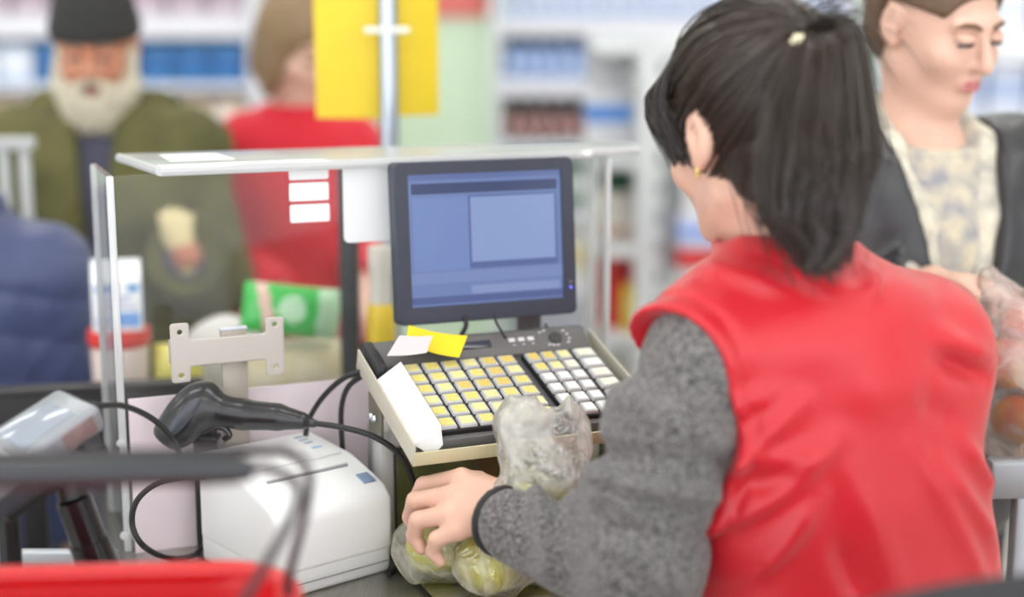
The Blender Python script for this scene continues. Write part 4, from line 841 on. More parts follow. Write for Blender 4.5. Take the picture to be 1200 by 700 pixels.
# ================================================================== PEOPLE
def RH(yaw, pitch=0, roll=0):
    """columns: right, forward, up; yaw counter-clockwise from +Y, pitch > 0 looks down"""
    return np.array(Matrix.Rotation(math.radians(yaw), 3, 'Z') @ Matrix.Rotation(math.radians(-pitch), 3, 'X') @ Matrix.Rotation(math.radians(roll), 3, 'Y'))
f32 = lambda a: np.asarray(a, np.float32)
def loc(p, c, R): return (p - f32(c)) @ f32(R)
def head_d(q, ear_x=0.078):
    """a head in its own frame: x right, y to the face, z up, origin at eye level"""
    d = ell_d(q, (0, -0.014, 0.028), (0.076, 0.096, 0.096)); d = smin(d, ell_d(q, (0, 0.026, -0.038), (0.061, 0.070, 0.082)), 0.03)
    d = smin(d, ell_d(q, (0, 0.070, -0.098), (0.024, 0.020, 0.018)), 0.025)
    ax_ = np.stack([np.abs(q[:, 0]), q[:, 1], q[:, 2]], 1)
    d = smin(d, cap_d(ax_, (0.052, 0.0, -0.062), (0.022, 0.062, -0.098), 0.014, 0.013), 0.02)       # jaw
    d = smin(d, ell_d(ax_, (0.040, 0.066, -0.030), (0.022, 0.022, 0.022)), 0.02)                     # cheek
    d = smin(d, cap_d(ax_, (0.0, 0.086, 0.024), (0.042, 0.076, 0.022), 0.010, 0.008), 0.012)         # brow
    d = smax(d, -ell_d(ax_, (0.031, 0.100, 0.004), (0.017, 0.016, 0.011)), 0.010)                    # eye sockets
    d = smin(d, cap_d(q, (0, 0.093, 0.010), (0, 0.112, -0.030), 0.0065, 0.0115), 0.008); d = smin(d, cap_d(ax_, (0.004, 0.104, -0.033), (0.011, 0.098, -0.035), 0.007, 0.006), 0.005)
    d = smin(d, ell_d(q, (0, 0.092, -0.060), (0.023, 0.008, 0.005)), 0.006); d = smin(d, ell_d(q, (0, 0.091, -0.070), (0.020, 0.008, 0.006)), 0.006)
    e = ell_d(ax_, (ear_x + 0.003, -0.012, -0.002), (0.009, 0.019, 0.031)); e = smax(e, -ell_d(ax_, (ear_x + 0.014, -0.008, 0.002), (0.008, 0.011, 0.018)), 0.005)
    e = smin(e, ell_d(ax_, (ear_x, -0.002, -0.028), (0.007, 0.009, 0.010)), 0.006)
    return smin(d, e, 0.006)
def hand_caps(w, fd, up, side, curl=0.5, sc=1.0, spread=0.06):
    fd, up, side = nrm(fd), nrm(up), nrm(side); ch = []; mc = []
    for i, (a, b, c) in enumerate(((0.042, 0.026, 0.020), (0.046, 0.029, 0.021), (0.043, 0.027, 0.020), (0.034, 0.021, 0.018))):
        m = w + sc * (fd * (0.086 - 0.004 * abs(i - 1)) + side * (0.029 - 0.019 * i)); mc.append(m); pts = [m]; ang = curl * 0.6; dr = fd + side * spread * (1.4 - i)
        for ln in (a, b, c): v = nrm(dr) * math.cos(ang) - up * math.sin(ang); pts.append(pts[-1] + sc * ln * v); ang += curl
        r0 = (0.0095, 0.0097, 0.0092, 0.0082)[i]; ch.append((pts, [sc * r0, sc * r0 * 0.94, sc * r0 * 0.86, sc * r0 * 0.72]))
    t0 = w + sc * (fd * 0.022 + side * 0.024); t1 = t0 + sc * (fd * 0.034 + side * 0.026 - up * 0.012); t2 = t1 + sc * (fd * 0.032 + side * 0.006 - up * 0.012); t3 = t2 + sc * (fd * 0.024 - side * 0.004 - up * 0.010)
    return dict(w=w, mc=mc, fingers=ch, thumb=([t0, t1, t2, t3], [sc * 0.0135, sc * 0.0115, sc * 0.0098, sc * 0.0078]), sc=sc)
def hand_d(p, H):
    d = None; w = H['w']; sc = H['sc']
    for m in H['mc']:
        e = cap_d(p, w, m, 0.0175 * sc, 0.0115 * sc); d = e if d is None else smin(d, e, 0.012)
    for pts, rs in H['fingers']: d = smin(d, chain_d(p, [f32(x) for x in pts], rs, 0.003), 0.005)
    return smin(d, chain_d(p, [f32(x) for x in H['thumb'][0]], H['thumb'][1], 0.004), 0.010)
def skeleton(hc, Rt, sh=0.165, neck=0.185, back=0.025, drop=0.045, torso=0.47, legs=None):
    R_, F_, U_ = Rt[:, 0], Rt[:, 1], Rt[:, 2]; nb = hc - EZ * neck - F_ * back; J = dict(nb=nb, R=R_, F=F_, Rt=Rt)
    for s, k in ((-1, 'L'), (1, 'R')): J['sh' + k] = nb + R_ * sh * s - EZ * drop
    J['pel'] = nb - EZ * torso; J['chest'] = nb - EZ * 0.17 + F_ * 0.012; J['waist'] = nb - EZ * 0.33
    for s, k in ((-1, 'L'), (1, 'R')):
        hp = J['pel'] + R_ * 0.085 * s - EZ * 0.05; J['hip' + k] = hp; ft = np.array([hp[0], hp[1], 0.075]) - F_ * 0.01; J['kn' + k] = (hp + ft) / 2 + F_ * 0.02; J['an' + k] = ft
    return J
def torso_d(p, J, g, k=0.07, wide=1.0):
    Rt = J['Rt']; d = ell_d(p, J['chest'], ((0.150 + g) * wide, 0.100 + g, 0.165 + g), Rt); d = smin(d, ell_d(p, J['waist'], ((0.132 + g) * wide, 0.094 + g, 0.16 + g), Rt), k)
    d = smin(d, ell_d(p, J['pel'], ((0.158 + g) * wide, 0.110 + g, 0.12 + g), Rt), k); return smin(d, cap_d(p, J['shL'], J['shR'], 0.050 + g, 0.050 + g), 0.05)
def arm_d(p, J, k, g, r=(0.047, 0.040, 0.029)): return chain_d(p, [f32(J['sh' + k]), f32(J['el' + k]), f32(J['wr' + k])], [r[0] + g, r[1] + g, r[2] + g], 0.02)
def leg_d(p, J, k, g): return chain_d(p, [f32(J['hip' + k]), f32(J['kn' + k]), f32(J['an' + k])], [0.078 + g, 0.055 + g, 0.038 + g], 0.02)
def bounds(J, extra=(), m=0.16):
    pts = np.array([v for k, v in J.items() if isinstance(v, np.ndarray) and v.shape == (3,) and k not in ('R', 'F')] + list(extra)); lo, hi = pts.min(0) - m, pts.max(0) + m; lo[2] = -0.01; return lo, hi
def build_body(t, hc, Rhd, J, hands, skin, vox, ear_x=0.078, head_scale=1.0):
    def f(p):
        d = head_d(loc(p, hc, Rhd) / head_scale, ear_x) * head_scale
        d = smin(d, cap_d(p, J['nb'] + J['F'] * 0.01 - EZ * 0.02, hc - Rhd[:, 2] * 0.07 - Rhd[:, 1] * 0.02, 0.058, 0.050), 0.03); d = smin(d, torso_d(p, J, -0.004), 0.05)
        for k in 'LR':
            d = smin(d, arm_d(p, J, k, 0), 0.03); d = smin(d, leg_d(p, J, k, 0), 0.03)
            a = f32(J['an' + k]); d = smin(d, cap_d(p, a - [0, 0, 0.035], a + J['F'] * 0.13 - [0, 0, 0.045], 0.034, 0.026), 0.02)
            if k in hands: d = smin(d, hand_d(p, hands[k]), 0.008)
        return d
    ex = [hc + [0, 0, 0.0]] + [pt for H in hands.values() for c in H['fingers'] for pt in c[0]]; lo, hi = bounds(J, ex, 0.15); hi[2] = max(hi[2], hc[2] + 0.16)
    return soft('body', f, lo, hi, vox, skin, t)
def legs_clothes(t, J, m_trouser, m_shoe, vox=0.008):
    def f(p):
        d = smin(leg_d(p, J, 'L', 0.014), leg_d(p, J, 'R', 0.014), 0.03); d = smin(d, ell_d(p, J['pel'], (0.172, 0.124, 0.13), J['Rt']), 0.05); d = smax(d, p[:, 2] - (J['pel'][2] + 0.05), 0.01); return smax(d, 0.06 - p[:, 2], 0.01)
    pts = [J[k] for k in ('pel', 'hipL', 'hipR', 'knL', 'knR', 'anL', 'anR')]; lo, hi = np.min(pts, 0) - 0.22, np.max(pts, 0) + 0.22; lo[2] = 0; soft('trousers', f, lo, hi, vox, m_trouser, t)
    for k in 'LR':
        a = J['an' + k]; g_ = lambda p: smax(smin(cap_d(p, a - [0, 0, 0.03], a + J['F'] * 0.135 - [0, 0, 0.045], 0.048, 0.036), cap_d(p, a - [0, 0, 0.02], a + [0, 0, 0.03], 0.05, 0.05), 0.02), 0.003 - p[:, 2], 0.004)
        soft('shoe', g_, a - [0.22, 0.22, 0.09], a + [0.22, 0.22, 0.1], 0.007, m_shoe, t)
def face_parts(t, hc, Rhd, iris, brow, lips, lid, sc=1.0):
    W = basis(Rhd[:, 0] * sc, Rhd[:, 1] * sc, Rhd[:, 2] * sc, hc)
    for s in (-1, 1):
        e = MB().sphere((s * 0.031, 0.084, 0.003), 0.0125, 16, M=W).build('eye', mat('eye white', (232, 228, 222), 0.2), t); MB().sphere((s * 0.031 + 0.000, 0.0925, 0.001), (0.0062, 0.0045, 0.0062), 12, M=W).build('iris', mat('iris %s' % (iris,), iris, 0.15), e)
        mb = MB(); mb.tube([(W @ [s * x, y, z, 1])[:3] for x, y, z in ((0.014, 0.0955, 0.022), (0.026, 0.0935, 0.027), (0.038, 0.087, 0.026), (0.047, 0.077, 0.020))], [0.003, 0.004, 0.0035, 0.002], 8); mb.build('eyebrow', mat('brow %s' % (brow,), brow, 0.7), t)
        MB().sphere((s * 0.031, 0.0842, 0.0062), (0.0150, 0.0142, 0.0098), 16, M=W).build('eyelid', lid, t)
        mb = MB(); mb.tube([(W @ [s * x, y, z, 1])[:3] for x, y, z in ((0.018, 0.092, -0.0015), (0.031, 0.0985, -0.0005), (0.044, 0.088, -0.003))], 0.0024, 6); mb.build('eyelash', mat('lash dark', (40, 32, 30), 0.6), t)
    if lips:
        for z, r in ((-0.0605, 0.0042), (-0.0685, 0.0048)):
            mb = MB(); mb.tube([(W @ [x, y, z + dz, 1])[:3] for x, y, dz in ((-0.021, 0.090, -0.003), (-0.009, 0.0985, 0.001), (0, 0.0995, 0), (0.009, 0.0985, 0.001), (0.021, 0.090, -0.003))], [0.0012, r, r, r, 0.0012], 8); mb.build('lip', mat('lip %s' % (lips,), lips, 0.4), t)

# ---------------------------------------------------------------- the cashier
HC = P(884, 152, 1.60); RHC = RH(32, 12, -3); SKIN = mat('warm skin', (234, 190, 168), 0.45, sss=0.12, bump=0.03, bscale=180, var=0.10, vscale=25)
RT = RH(24, 0); R_, F_ = RT[:, 0], RT[:, 1]
J = dict(Rt=RT, R=R_, F=F_); J['nb'] = P(942, 318, 1.60)
J['shL'] = P(824, 412, 1.54); J['shR'] = J['shL'] + R_ * 0.283 - EZ * 0.022
J['chest'] = (J['shL'] + J['shR']) / 2 + F_ * 0.015 - EZ * 0.10; J['waist'] = J['chest'] - EZ * 0.18 + R_ * 0.052; J['pel'] = J['waist'] - EZ * 0.15 + R_ * 0.006
for s, k in ((-1, 'L'), (1, 'R')):
    hp = J['pel'] + R_ * 0.085 * s - EZ * 0.05; J['hip' + k] = hp; J['an' + k] = np.array([hp[0], hp[1], 0.075]); J['kn' + k] = (hp + J['an' + k]) / 2 + F_ * 0.02
J['elL'] = P(752, 662, 1.53); J['wrL'] = P(592, 611, 1.665); J['elR'] = J['shR'] + F_ * 0.08 - EZ * 0.235; J['wrR'] = J['elR'] + F_ * 0.19 - R_ * 0.12 + EZ * 0.01
cash = thing('person', (J['pel'][0], J['pel'][1], 0), 'dark haired cashier in red vest and grey sweater seen from behind', 'person')
Pf = lambda u, v, d: P(u, v, d)
mcp = [Pf(541, 561, 1.735), Pf(531, 581, 1.715), Pf(529, 602, 1.70), Pf(536, 622, 1.69)]
fing = [[mcp[0], Pf(497, 569, 1.775), Pf(487, 586, 1.80), Pf(493, 606, 1.80)], [mcp[1], Pf(487, 587, 1.745), Pf(481, 606, 1.765), Pf(489, 624, 1.765)],
        [mcp[2], Pf(490, 610, 1.72), Pf(485, 628, 1.735), Pf(494, 643, 1.735)], [mcp[3], Pf(512, 632, 1.70), Pf(507, 647, 1.712), Pf(516, 658, 1.712)]]
HL = dict(w=Pf(586, 600, 1.675), mc=mcp, sc=1.0, fingers=[(fing[0], [0.0125, 0.0108, 0.0095, 0.008]), (fing[1], [0.0128, 0.0110, 0.0098, 0.0082]), (fing[2], [0.0124, 0.0106, 0.0094, 0.008]), (fing[3], [0.0112, 0.0096, 0.0085, 0.0072])],
          thumb=([Pf(582, 578, 1.70), Pf(560, 566, 1.745), Pf(535, 580, 1.79), Pf(515, 596, 1.80)], [0.0165, 0.0135, 0.011, 0.009]))
HRr = hand_caps(J['wrR'], F_ * 0.9 - R_ * 0.4, EZ, -R_ * 0.9 - F_ * 0.3, 0.4)
build_body(cash, HC, RHC, J, {'L': HL, 'R': HRr}, SKIN, 0.0038, 0.083)
hW = basis(RHC[:, 0], RHC[:, 1], RHC[:, 2], HC)
face_parts(cash, HC, RHC, (60, 40, 30), (40, 30, 26), (190, 100, 96), SKIN)
for (pts, rs) in HL['fingers']:                             # finger nails
    a, b = np.asarray(pts[2]), np.asarray(pts[3]); dr = nrm(b - a); outw = nrm(nrm(a - np.asarray(pts[1])) - dr * np.dot(nrm(a - np.asarray(pts[1])), dr)); c = b + outw * rs[3] * 0.75
    MB().sphere((0, 0, 0), (0.0052, 0.0014, 0.0065), 10, M=basis(np.cross(outw, dr), outw, dr, c)).build('finger_nail', mat('nail', (236, 196, 184), 0.25), cash)
# sweater
def sleeve(p, g=0.0):
    a = [f32(J['shL'] + R_ * 0.004), f32(P(782, 505, 1.525)), f32(J['elL']), f32(P(676, 640, 1.59)), f32(P(604, 616, 1.645))]
    d = chain_d(p, a, [0.056 + g, 0.061 + g, 0.060 + g, 0.050 + g, 0.0415 + g], 0.03)
    return d
SLO = P(720, 560, 1.45)
def sl2(u, v): q = Pplane(u, v, SLO, CF) - SLO; return np.array([q @ CR, q @ CU])
SLF = [(sl2(a, b), sl2(c, d), 1.5 * am, w) for a, b, c, d, am, w in ((692, 560, 845, 590, .010, .010), (705, 535, 850, 545, -.007, .010), (700, 588, 800, 625, .009, .009), (730, 470, 850, 520, .006, .012), (745, 440, 860, 470, -.004, .012), (692, 572, 705, 700, .008, .010), (655, 580, 668, 700, -.006, .010), (632, 585, 640, 690, .006, .008), (720, 640, 800, 700, .007, .012), (760, 600, 830, 640, -.006, .012), (610, 590, 618, 680, -.004, .007))]
def sweater(p):
    d = sleeve(p)
    q2 = np.stack([(p - f32(SLO)) @ f32(CR), (p - f32(SLO)) @ f32(CU)], 1)
    for a, b, am, w in SLF:
        ab = b - a; pa = q2 - a; h = np.clip(pa @ ab / (ab @ ab), 0, 1); d = d - am * np.exp(-(np.linalg.norm(pa - h[:, None] * ab, axis=1) / w) ** 2)
    d = d + 0.0030 * wob(p, 85, 31) + 0.0025 * wob(p, 40, 32)
    cuff = (p - f32(P(590, 611, 1.667))) @ f32(nrm(P(604, 616, 1.645) - P(575, 606, 1.69)))
    d = smax(d, -cuff, 0.004); d = np.minimum(d, chain_d(p, [f32(J['shR']), f32(J['elR']), f32(J['wrR'])], [0.062, 0.054, 0.040], 0.02)); d = smin(d, torso_d(p, J, 0.006), 0.02)
    d = smax(d, p[:, 2] - (J['nb'][2] + 0.02), 0.01); return smax(d, 0.74 - p[:, 2], 0.01)
M_sw = mat('grey tweed knit', (140, 138, 136), 0.9, var=0.6, vscale=260, rgb2=(56, 55, 57), bump=0.9, bscale=230, sheen=0.25, spec=0.2)
soft('sweater', sweater, (-0.06, 1.25, 0.70), (0.72, 2.08, 1.32), 0.0042, M_sw, cash)
cd_ = nrm(P(604, 616, 1.645) - P(575, 606, 1.69))
def cuffband(p):
    c0 = f32(P(592, 612, 1.665)); x = (p - c0) @ f32(cd_); r = np.linalg.norm((p - c0) - x[:, None] * f32(cd_), axis=1); return smax(np.abs(r - 0.0375) - 0.0035, np.abs(x + 0.001) - 0.0065, 0.002)
q = P(592, 612, 1.665); soft('cuff_band', cuffband, q - 0.07, q + 0.07, 0.0028, mat('black cuff', (34, 33, 38), 0.6), cash)
# vest
VC = J['chest']; back_o = VC - F_ * 0.13
def tl(u, v): q = Pplane(u, v, back_o, F_) - VC; return np.array([q @ R_, q[2]])
FOLDS = [(815, 640, 955, 478, .0085, .012), (830, 575, 950, 540, .006, .012), (835, 690, 985, 520, .0085, .013), (905, 700, 965, 585, .007, .013), (850, 520, 930, 470, .0045, .012), (1112, 425, 1180, 452, -.010, .011), (1120, 395, 1185, 425, .006, .012),
         (1105, 545, 1190, 650, .0085, .012), (1070, 520, 1165, 700, .006, .014), (1140, 520, 1200, 590, .007, .010), (1040, 352, 1068, 318, .006, .009), (875, 318, 968, 350, .005, .012), (960, 322, 1010, 352, -.004, .010), (1000, 560, 1050, 700, .0045, .018),
         (880, 420, 1000, 400, .004, .03), (1000, 470, 1100, 450, .004, .028), (905, 590, 950, 560, -.006, .010), (985, 640, 1010, 700, -.005, .012), (1085, 470, 1130, 500, -.004, .014)]
FOLDS = [(tl(a, b), tl(c, d), am, w) for a, b, c, d, am, w in FOLDS]
AH = [f32(P(768, 447, 1.50)), f32(P(774, 520, 1.50)), f32(P(748, 610, 1.49)), f32(P(690, 700, 1.48))]
def vest(p):
    q = loc(p, VC, RT); d = ell_d(p, VC + EZ * 0.0 + R_ * 0.014, (0.192, 0.130, 0.19), RT); d = smin(d, ell_d(p, J['waist'] + EZ * 0.02, (0.192, 0.140, 0.20), RT), 0.06); d = smin(d, ell_d(p, J['pel'] + EZ * 0.02, (0.205, 0.152, 0.18), RT), 0.08)
    d = smin(d, cap_d(p, J['shL'] + R_ * 0.004 + EZ * 0.006, J['shR'] - R_ * 0.0, 0.056, 0.072), 0.07)
    d = smin(d, cap_d(p, P(778, 398, 1.53), P(885, 338, 1.58), 0.037, 0.060), 0.03)
    d = smin(d, cap_d(p, (J['shL'] + J['shR']) / 2 + EZ * 0.03 - F_ * 0.005, J['nb'] - EZ * 0.015 - F_ * 0.0, 0.085, 0.066), 0.05)
    bk_ = np.clip((0.03 - q[:, 1]) / 0.05, 0, 1)
    for a, b, am, w in FOLDS:
        ab = b - a; pa = q[:, [0, 2]] - a; h = np.clip(pa @ ab / (ab @ ab), 0, 1); dist = np.linalg.norm(pa - h[:, None] * ab, axis=1); d = d - 1.45 * bk_ * am * np.exp(-(dist / w) ** 2) * np.minimum(1, 0.35 + 2.6 * np.minimum(h, 1 - h))
    d = d - 0.0035 * wob(p, 22, 41) - 0.0016 * wob(p, 60, 42)
    s = chain_d(p, AH, [0.070, 0.071, 0.072, 0.075], 0.02); hx = (p - f32(J['shL'])) @ f32(R_)
    rim = np.exp(-((s - 0.020) / 0.0045) ** 2) * (hx < 0.08); d = d + 0.0036 * rim - 0.0035 * np.exp(-((s - 0.008) / 0.008) ** 2) * (hx < 0.08)
    d = smax(d, -(s - 0.001), 0.004)                        # arm hole where the sleeve comes out
    r = cap_d(p, J['nb'] - EZ * 0.05, HC - RHC[:, 2] * 0.05, 0.0615, 0.056)
    col_ = smax(np.abs(r - 0.008) - 0.006, np.abs((p - f32(J['nb'] + EZ * 0.002)) @ f32(nrm([0.0, -0.05, 1.0]))) - 0.026, 0.006); d = smin(d, col_, 0.012)
    d = smax(d, -(r - 0.001), 0.004); return smax(d, 0.72 - p[:, 2], 0.01)
M_vest = mat('red nylon', (197, 16, 34), 0.42, sheen=0.15, bump=0.12, bscale=45, spec=0.55)
soft('vest', vest, (0.02, 1.22, 0.70), (0.74, 1.95, 1.36), 0.0042, M_vest, cash)
legs_clothes(cash, J, mat('dark trousers', (44, 44, 52), 0.8), mat('black shoe', (30, 30, 32), 0.4))
# hair: scalp cap, combed strands, fringe, ponytail
M_hair = mat('dark brown hair', (46, 37, 33), 0.36, spec=0.6, var=0.35, vscale=90, rgb2=(30, 24, 22))
M_hair2 = mat('hair sheen brown', (54, 43, 37), 0.28, spec=0.7)
def cap_local(q):
    d = ell_d(q, (0, -0.014, 0.030), (0.0865, 0.106, 0.1055)); nape = ell_d(q, (0, -0.040, -0.035), (0.066, 0.072, 0.062)); d = smin(d, nape, 0.03)
    d = smax(d, -ell_d(q, (0, 0.110, -0.048), (0.090, 0.090, 0.098)), 0.008)
    ax_ = np.abs(q[:, 0]); d = smax(d, -np.maximum(np.maximum(0.060 - ax_, q[:, 2] - 0.018 + 0.25 * (q[:, 1] + 0.02)), -0.024 - q[:, 1]), 0.006)
    return smax(d, -0.092 - q[:, 2] - 0.20 * q[:, 1], 0.01)
lo, hi = HC - 0.16, HC + 0.16
def caps_w(p): q = loc(p, HC, RHC); return cap_local(q) + 0.0012 * wob(q * f32([2.0, 0.6, 1.6]), 140, 51)
hair = soft('hair', caps_w, lo, hi, 0.0042, M_hair, cash)
TIE = np.array([-0.006, -0.093, 0.082]); lines = []
def surf_r(dr):                                           # distance from the skull centre to the cap surface
    return 1.0 / np.sqrt((dr[0] / 0.0885) ** 2 + (dr[1] / 0.108) ** 2 + (dr[2] / 0.1075) ** 2)
ctr = np.array([0, -0.014, 0.030]); tdir = nrm(TIE - ctr); g_ = np.random.default_rng(3)
while len(lines) < 1500:
    dr = nrm(g_.normal(size=3)); pt = ctr + dr * surf_r(dr)
    if cap_local(f32([pt]))[0] > 0.006 or pt[2] < -0.075: continue
    ang = math.acos(np.clip(dr @ tdir, -1, 1))
    if ang < 0.25: continue
    ln = []; lift = g_.uniform(0.000, 0.0032); wv = g_.normal(size=3) * 0.0016
    for t in np.linspace(0, 1, 14):
        v = (math.sin((1 - t) * ang) * dr + math.sin(t * ang) * tdir) / max(math.sin(ang), 1e-3); v = nrm(v)
        ln.append(ctr + v * (surf_r(v) + lift - 0.002 * (t < 0.05) + 0.004 * t ** 3) + wv * math.sin(3.1 * t))
    lines.append(ln)
toW = lambda L: np.asarray(L) @ RHC.T + HC
strands('combed_hair', toW(lines), 0.0013, 0.0012, M_hair2, cash)
fr_l = []
for i in range(260):                                      # fringe sweeping over the temple in front of the ear
    sx = -1 if i % 3 else 1; y0 = g_.uniform(0.035, 0.082); st_ = ctr + nrm([sx * g_.uniform(0.25, 0.75), (y0 + 0.014) / 0.108, g_.uniform(0.55, 0.8)]) * 0.102
    mid = np.array([sx * (0.083 + g_.uniform(0, 0.007)), y0 * 0.82 + 0.004, 0.035 + g_.uniform(-0.01, 0.01)]); en = np.array([sx * (0.078 + g_.uniform(0, 0.008)), y0 * 0.6 - 0.002, -0.006 + g_.uniform(-0.022, 0.012)])
    fr_l.append(spline([st_, (st_ + mid) / 2 + np.array([sx * 0.003, 0.002, 0.003]), mid, en], 4))
strands('fringe', toW(fr_l), 0.0017, 0.0007, M_hair, cash)
tieW = toW([TIE])[0]; bkd = -RHC[:, 1]; rtd = RHC[:, 0]
def pt_w(u, v, d): return P(u, v, d)
ctrl = [tieW, tieW, P(962, 120, 1.475), P(960, 182, 1.465), P(950, 242, 1.46), P(966, 305, 1.46)]
ctrl[1] = tieW + np.array([0.020, -0.032, 0.002])
tails = []
for i in range(2600):
    a, rr0 = g_.uniform(0, 6.283), math.sqrt(g_.uniform(0, 1)); ex = np.array([1.0, 0.25, 0]); ey = np.array([-0.2, 0.9, 0.2]); L = []
    wid = [0.013, 0.030, 0.052, 0.056, 0.044, 0.009]; end = g_.uniform(0.72, 1.06) if i % 7 else g_.uniform(1.0, 1.12)
    off = math.cos(a) * rr0, math.sin(a) * rr0; nz = g_.normal(size=3) * 0.004
    pp = [c + (ex * off[0] * w + ey * off[1] * w * 0.62) + nz * k * 0.5 for k, (c, w) in enumerate(zip(ctrl, wid))]
    pp[1] = pp[1] + np.array([0, 0, 0.010 * (off[0] + 0.3)]); pp[-1] = pp[-2] + (pp[-1] - pp[-2]) * max(0.08, (end - 0.8) * 5) if end < 1 else pp[-1] + np.array([0, 0, -0.05 * (end - 1)])
    tails.append(spline(pp, 4))
strands('ponytail', tails, 0.0012, 0.0004, M_hair2, cash)
def core(p): return chain_d(p, [f32(c) for c in ctrl[:5]], [0.008, 0.012, 0.021, 0.022, 0.010], 0.02)
soft('ponytail_core', core, np.min(ctrl, 0) - 0.07, np.max(ctrl, 0) + 0.07, 0.005, mat('hair core', (26, 21, 19), 0.85, spec=0.1), cash)
for la in ([(950, 226), (962, 268), (958, 296), (946, 315)], [(985, 222), (992, 262), (984, 292), (962, 316)]):
    lk = []
    for i in range(70):
        o_ = g_.normal(size=3) * 0.0045; lk.append(spline([P(u, v, 1.435) + o_ * (1 - 0.22 * k) for k, (u, v) in enumerate(la)], 5))
    strands('ponytail_lock', lk, 0.0010, 0.0003, M_hair2, cash)
wisp = []
for i in range(90):
    s0 = np.array([-0.055 + g_.uniform(-0.02, 0.05), -0.05 + g_.uniform(-0.02, 0.02), -0.055 + g_.uniform(-0.02, 0.02)]); e0 = s0 + np.array([g_.uniform(-0.01, 0.02), -0.012 + g_.uniform(-0.015, 0.01), -0.065 + g_.uniform(-0.035, 0.03)])
    wisp.append(spline([s0, (s0 + e0) / 2 + g_.normal(size=3) * 0.004 - np.array([0, 0.006, 0]), e0], 5))
strands('neck_wisps', toW(wisp), 0.0006, 0.0003, M_hair2, cash)
fly = []
for i in range(70):
    s0 = tieW + g_.normal(size=3) * 0.012; e0 = s0 + np.array([g_.uniform(0.02, 0.10), g_.uniform(-0.06, 0.0), g_.uniform(-0.06, 0.03)]); fly.append(spline([s0, (s0 + e0) / 2 + np.array([0.01, -0.01, 0.025]), e0], 5))
strands('loose_hair', fly, 0.0006, 0.0003, M_hair2, cash)
M_gold = mat('gold', (240, 214, 140), 0.2, 1.0)
hc0 = P(936, 49, float((tieW - CC) @ CF) - 0.042); mb = MB()
for k in range(6): a = k * math.pi / 3; mb.sphere(hc0 + 0.0055 * (math.cos(a) * CR + math.sin(a) * CU), 0.0034, 10)
mb.sphere(hc0 - CF * 0.003, 0.0036, 10); mb.build('hair_clip', mat('pearl gold', (250, 240, 205), 0.2, 0.3), cash)
er = toW([[-0.088, -0.004, -0.036]])[0]; mb = MB(); mb.sphere(er, 0.0038, 12); mb.sphere(er - [0, 0, 0.005], 0.0028, 10); mb.build('earring', M_gold, cash)

# ---------------------------------------------------------------- customers
def garment(t, name, J, m, g, hem, vox=0.007, wrinkle=(0.004, 30), hands=True, collar=None, sl=(0.05, 0.046, 0.038), front=None, seed=60, quilt=0):
    def f(p):
        d = torso_d(p, J, g, 0.08, 1.05)
        for k in 'LR':
            a = arm_d(p, J, k, g * 0.75, sl); wr_ = f32(J['wr' + k]); ax = f32(nrm(J['wr' + k] - J['el' + k])); a = smax(a, (p - wr_) @ ax + 0.005, 0.006); d = smin(d, a, 0.03)
        d = d + wrinkle[0] * wob(p, wrinkle[1], seed) + wrinkle[0] * 0.8 * np.abs(wob(p, wrinkle[1] * 2, seed + 1))
        if quilt: d = d + 0.006 * np.abs(np.sin((p[:, 2] + 0.25 * p[:, 0]) * math.pi / quilt)) ** 0.5 * -1 + 0.004
        nb = f32(J['nb']); 
        if collar: rc = cap_d(p, nb - EZ * 0.04, nb + EZ * collar[1], collar[0], collar[0] * 1.08); d = smin(d, smax(np.abs(rc) - 0.013, p[:, 2] - (nb[2] + collar[1]), 0.008), 0.03)
        d = smax(d, -cap_d(p, nb - EZ * 0.02, nb + EZ * 0.2, 0.062, 0.075), 0.01)
        if front is not None: q = loc(p, J['nb'], J['Rt']); d = smax(d, -np.maximum(np.maximum(np.abs(q[:, 0]) - front * (1 + q[:, 2] / 0.42), -q[:, 1]), -0.42 - q[:, 2]), 0.01)
        return smax(d, hem - p[:, 2], 0.01)
    lo, hi = bounds(J, (), 0.24); lo[2] = hem - 0.03; hi[2] = J['nb'][2] + 0.16; soft(name, f, lo, hi, vox, m, t)
def arms(J, k, el, wr): J['el' + k] = np.asarray(el, float); J['wr' + k] = np.asarray(wr, float)
SK2 = mat('ruddy skin', (206, 150, 122), 0.5, sss=0.1, var=0.15, vscale=18, rgb2=(190, 120, 92)); SK3 = mat('fair skin', (228, 186, 166), 0.45, sss=0.1, var=0.08, vscale=15)

# bearded man
hc = P(112, 56, 3.1); Rm = RH(186, 12); Rt_ = RH(186); J1 = skeleton(hc, Rt_, 0.17, 0.19, 0.03, 0.035, 0.50)
arms(J1, 'R', J1['shR'] + [-0.05, -0.03, -0.27], J1['shR'] + [0.06, -0.16, -0.36])
wl = P(219, 300, 2.86); arms(J1, 'L', J1['shL'] + [0.045, -0.02, -0.27], wl)
t = thing('person', (J1['pel'][0], J1['pel'][1], 0), 'bearded old man in black knit cap and olive green coat', 'person')
H1 = dict(L=hand_caps(wl, (-0.25, -0.05, 1.0), (0.1, -1, 0), (-1, -0.1, -0.1), 0.25, 0.52, 0.22), R=hand_caps(J1['wrR'], (0.7, -0.6, -0.2), (0, 0, 1), (0.6, 0.7, 0), 0.5))
build_body(t, hc, Rm, J1, H1, SK2, 0.0065); face_parts(t, hc, Rm, (60, 50, 44), (120, 112, 100), (170, 104, 96), SK2)
M_ol = mat('olive coat cloth', (104, 102, 58), 0.8, var=0.35, vscale=9, rgb2=(76, 76, 42), bump=0.2, bscale=120)
garment(t, 'coat', J1, M_ol, 0.056, 0.45, collar=(0.085, 0.075), front=0.036, wrinkle=(0.009, 20), sl=(0.05, 0.05, 0.045))
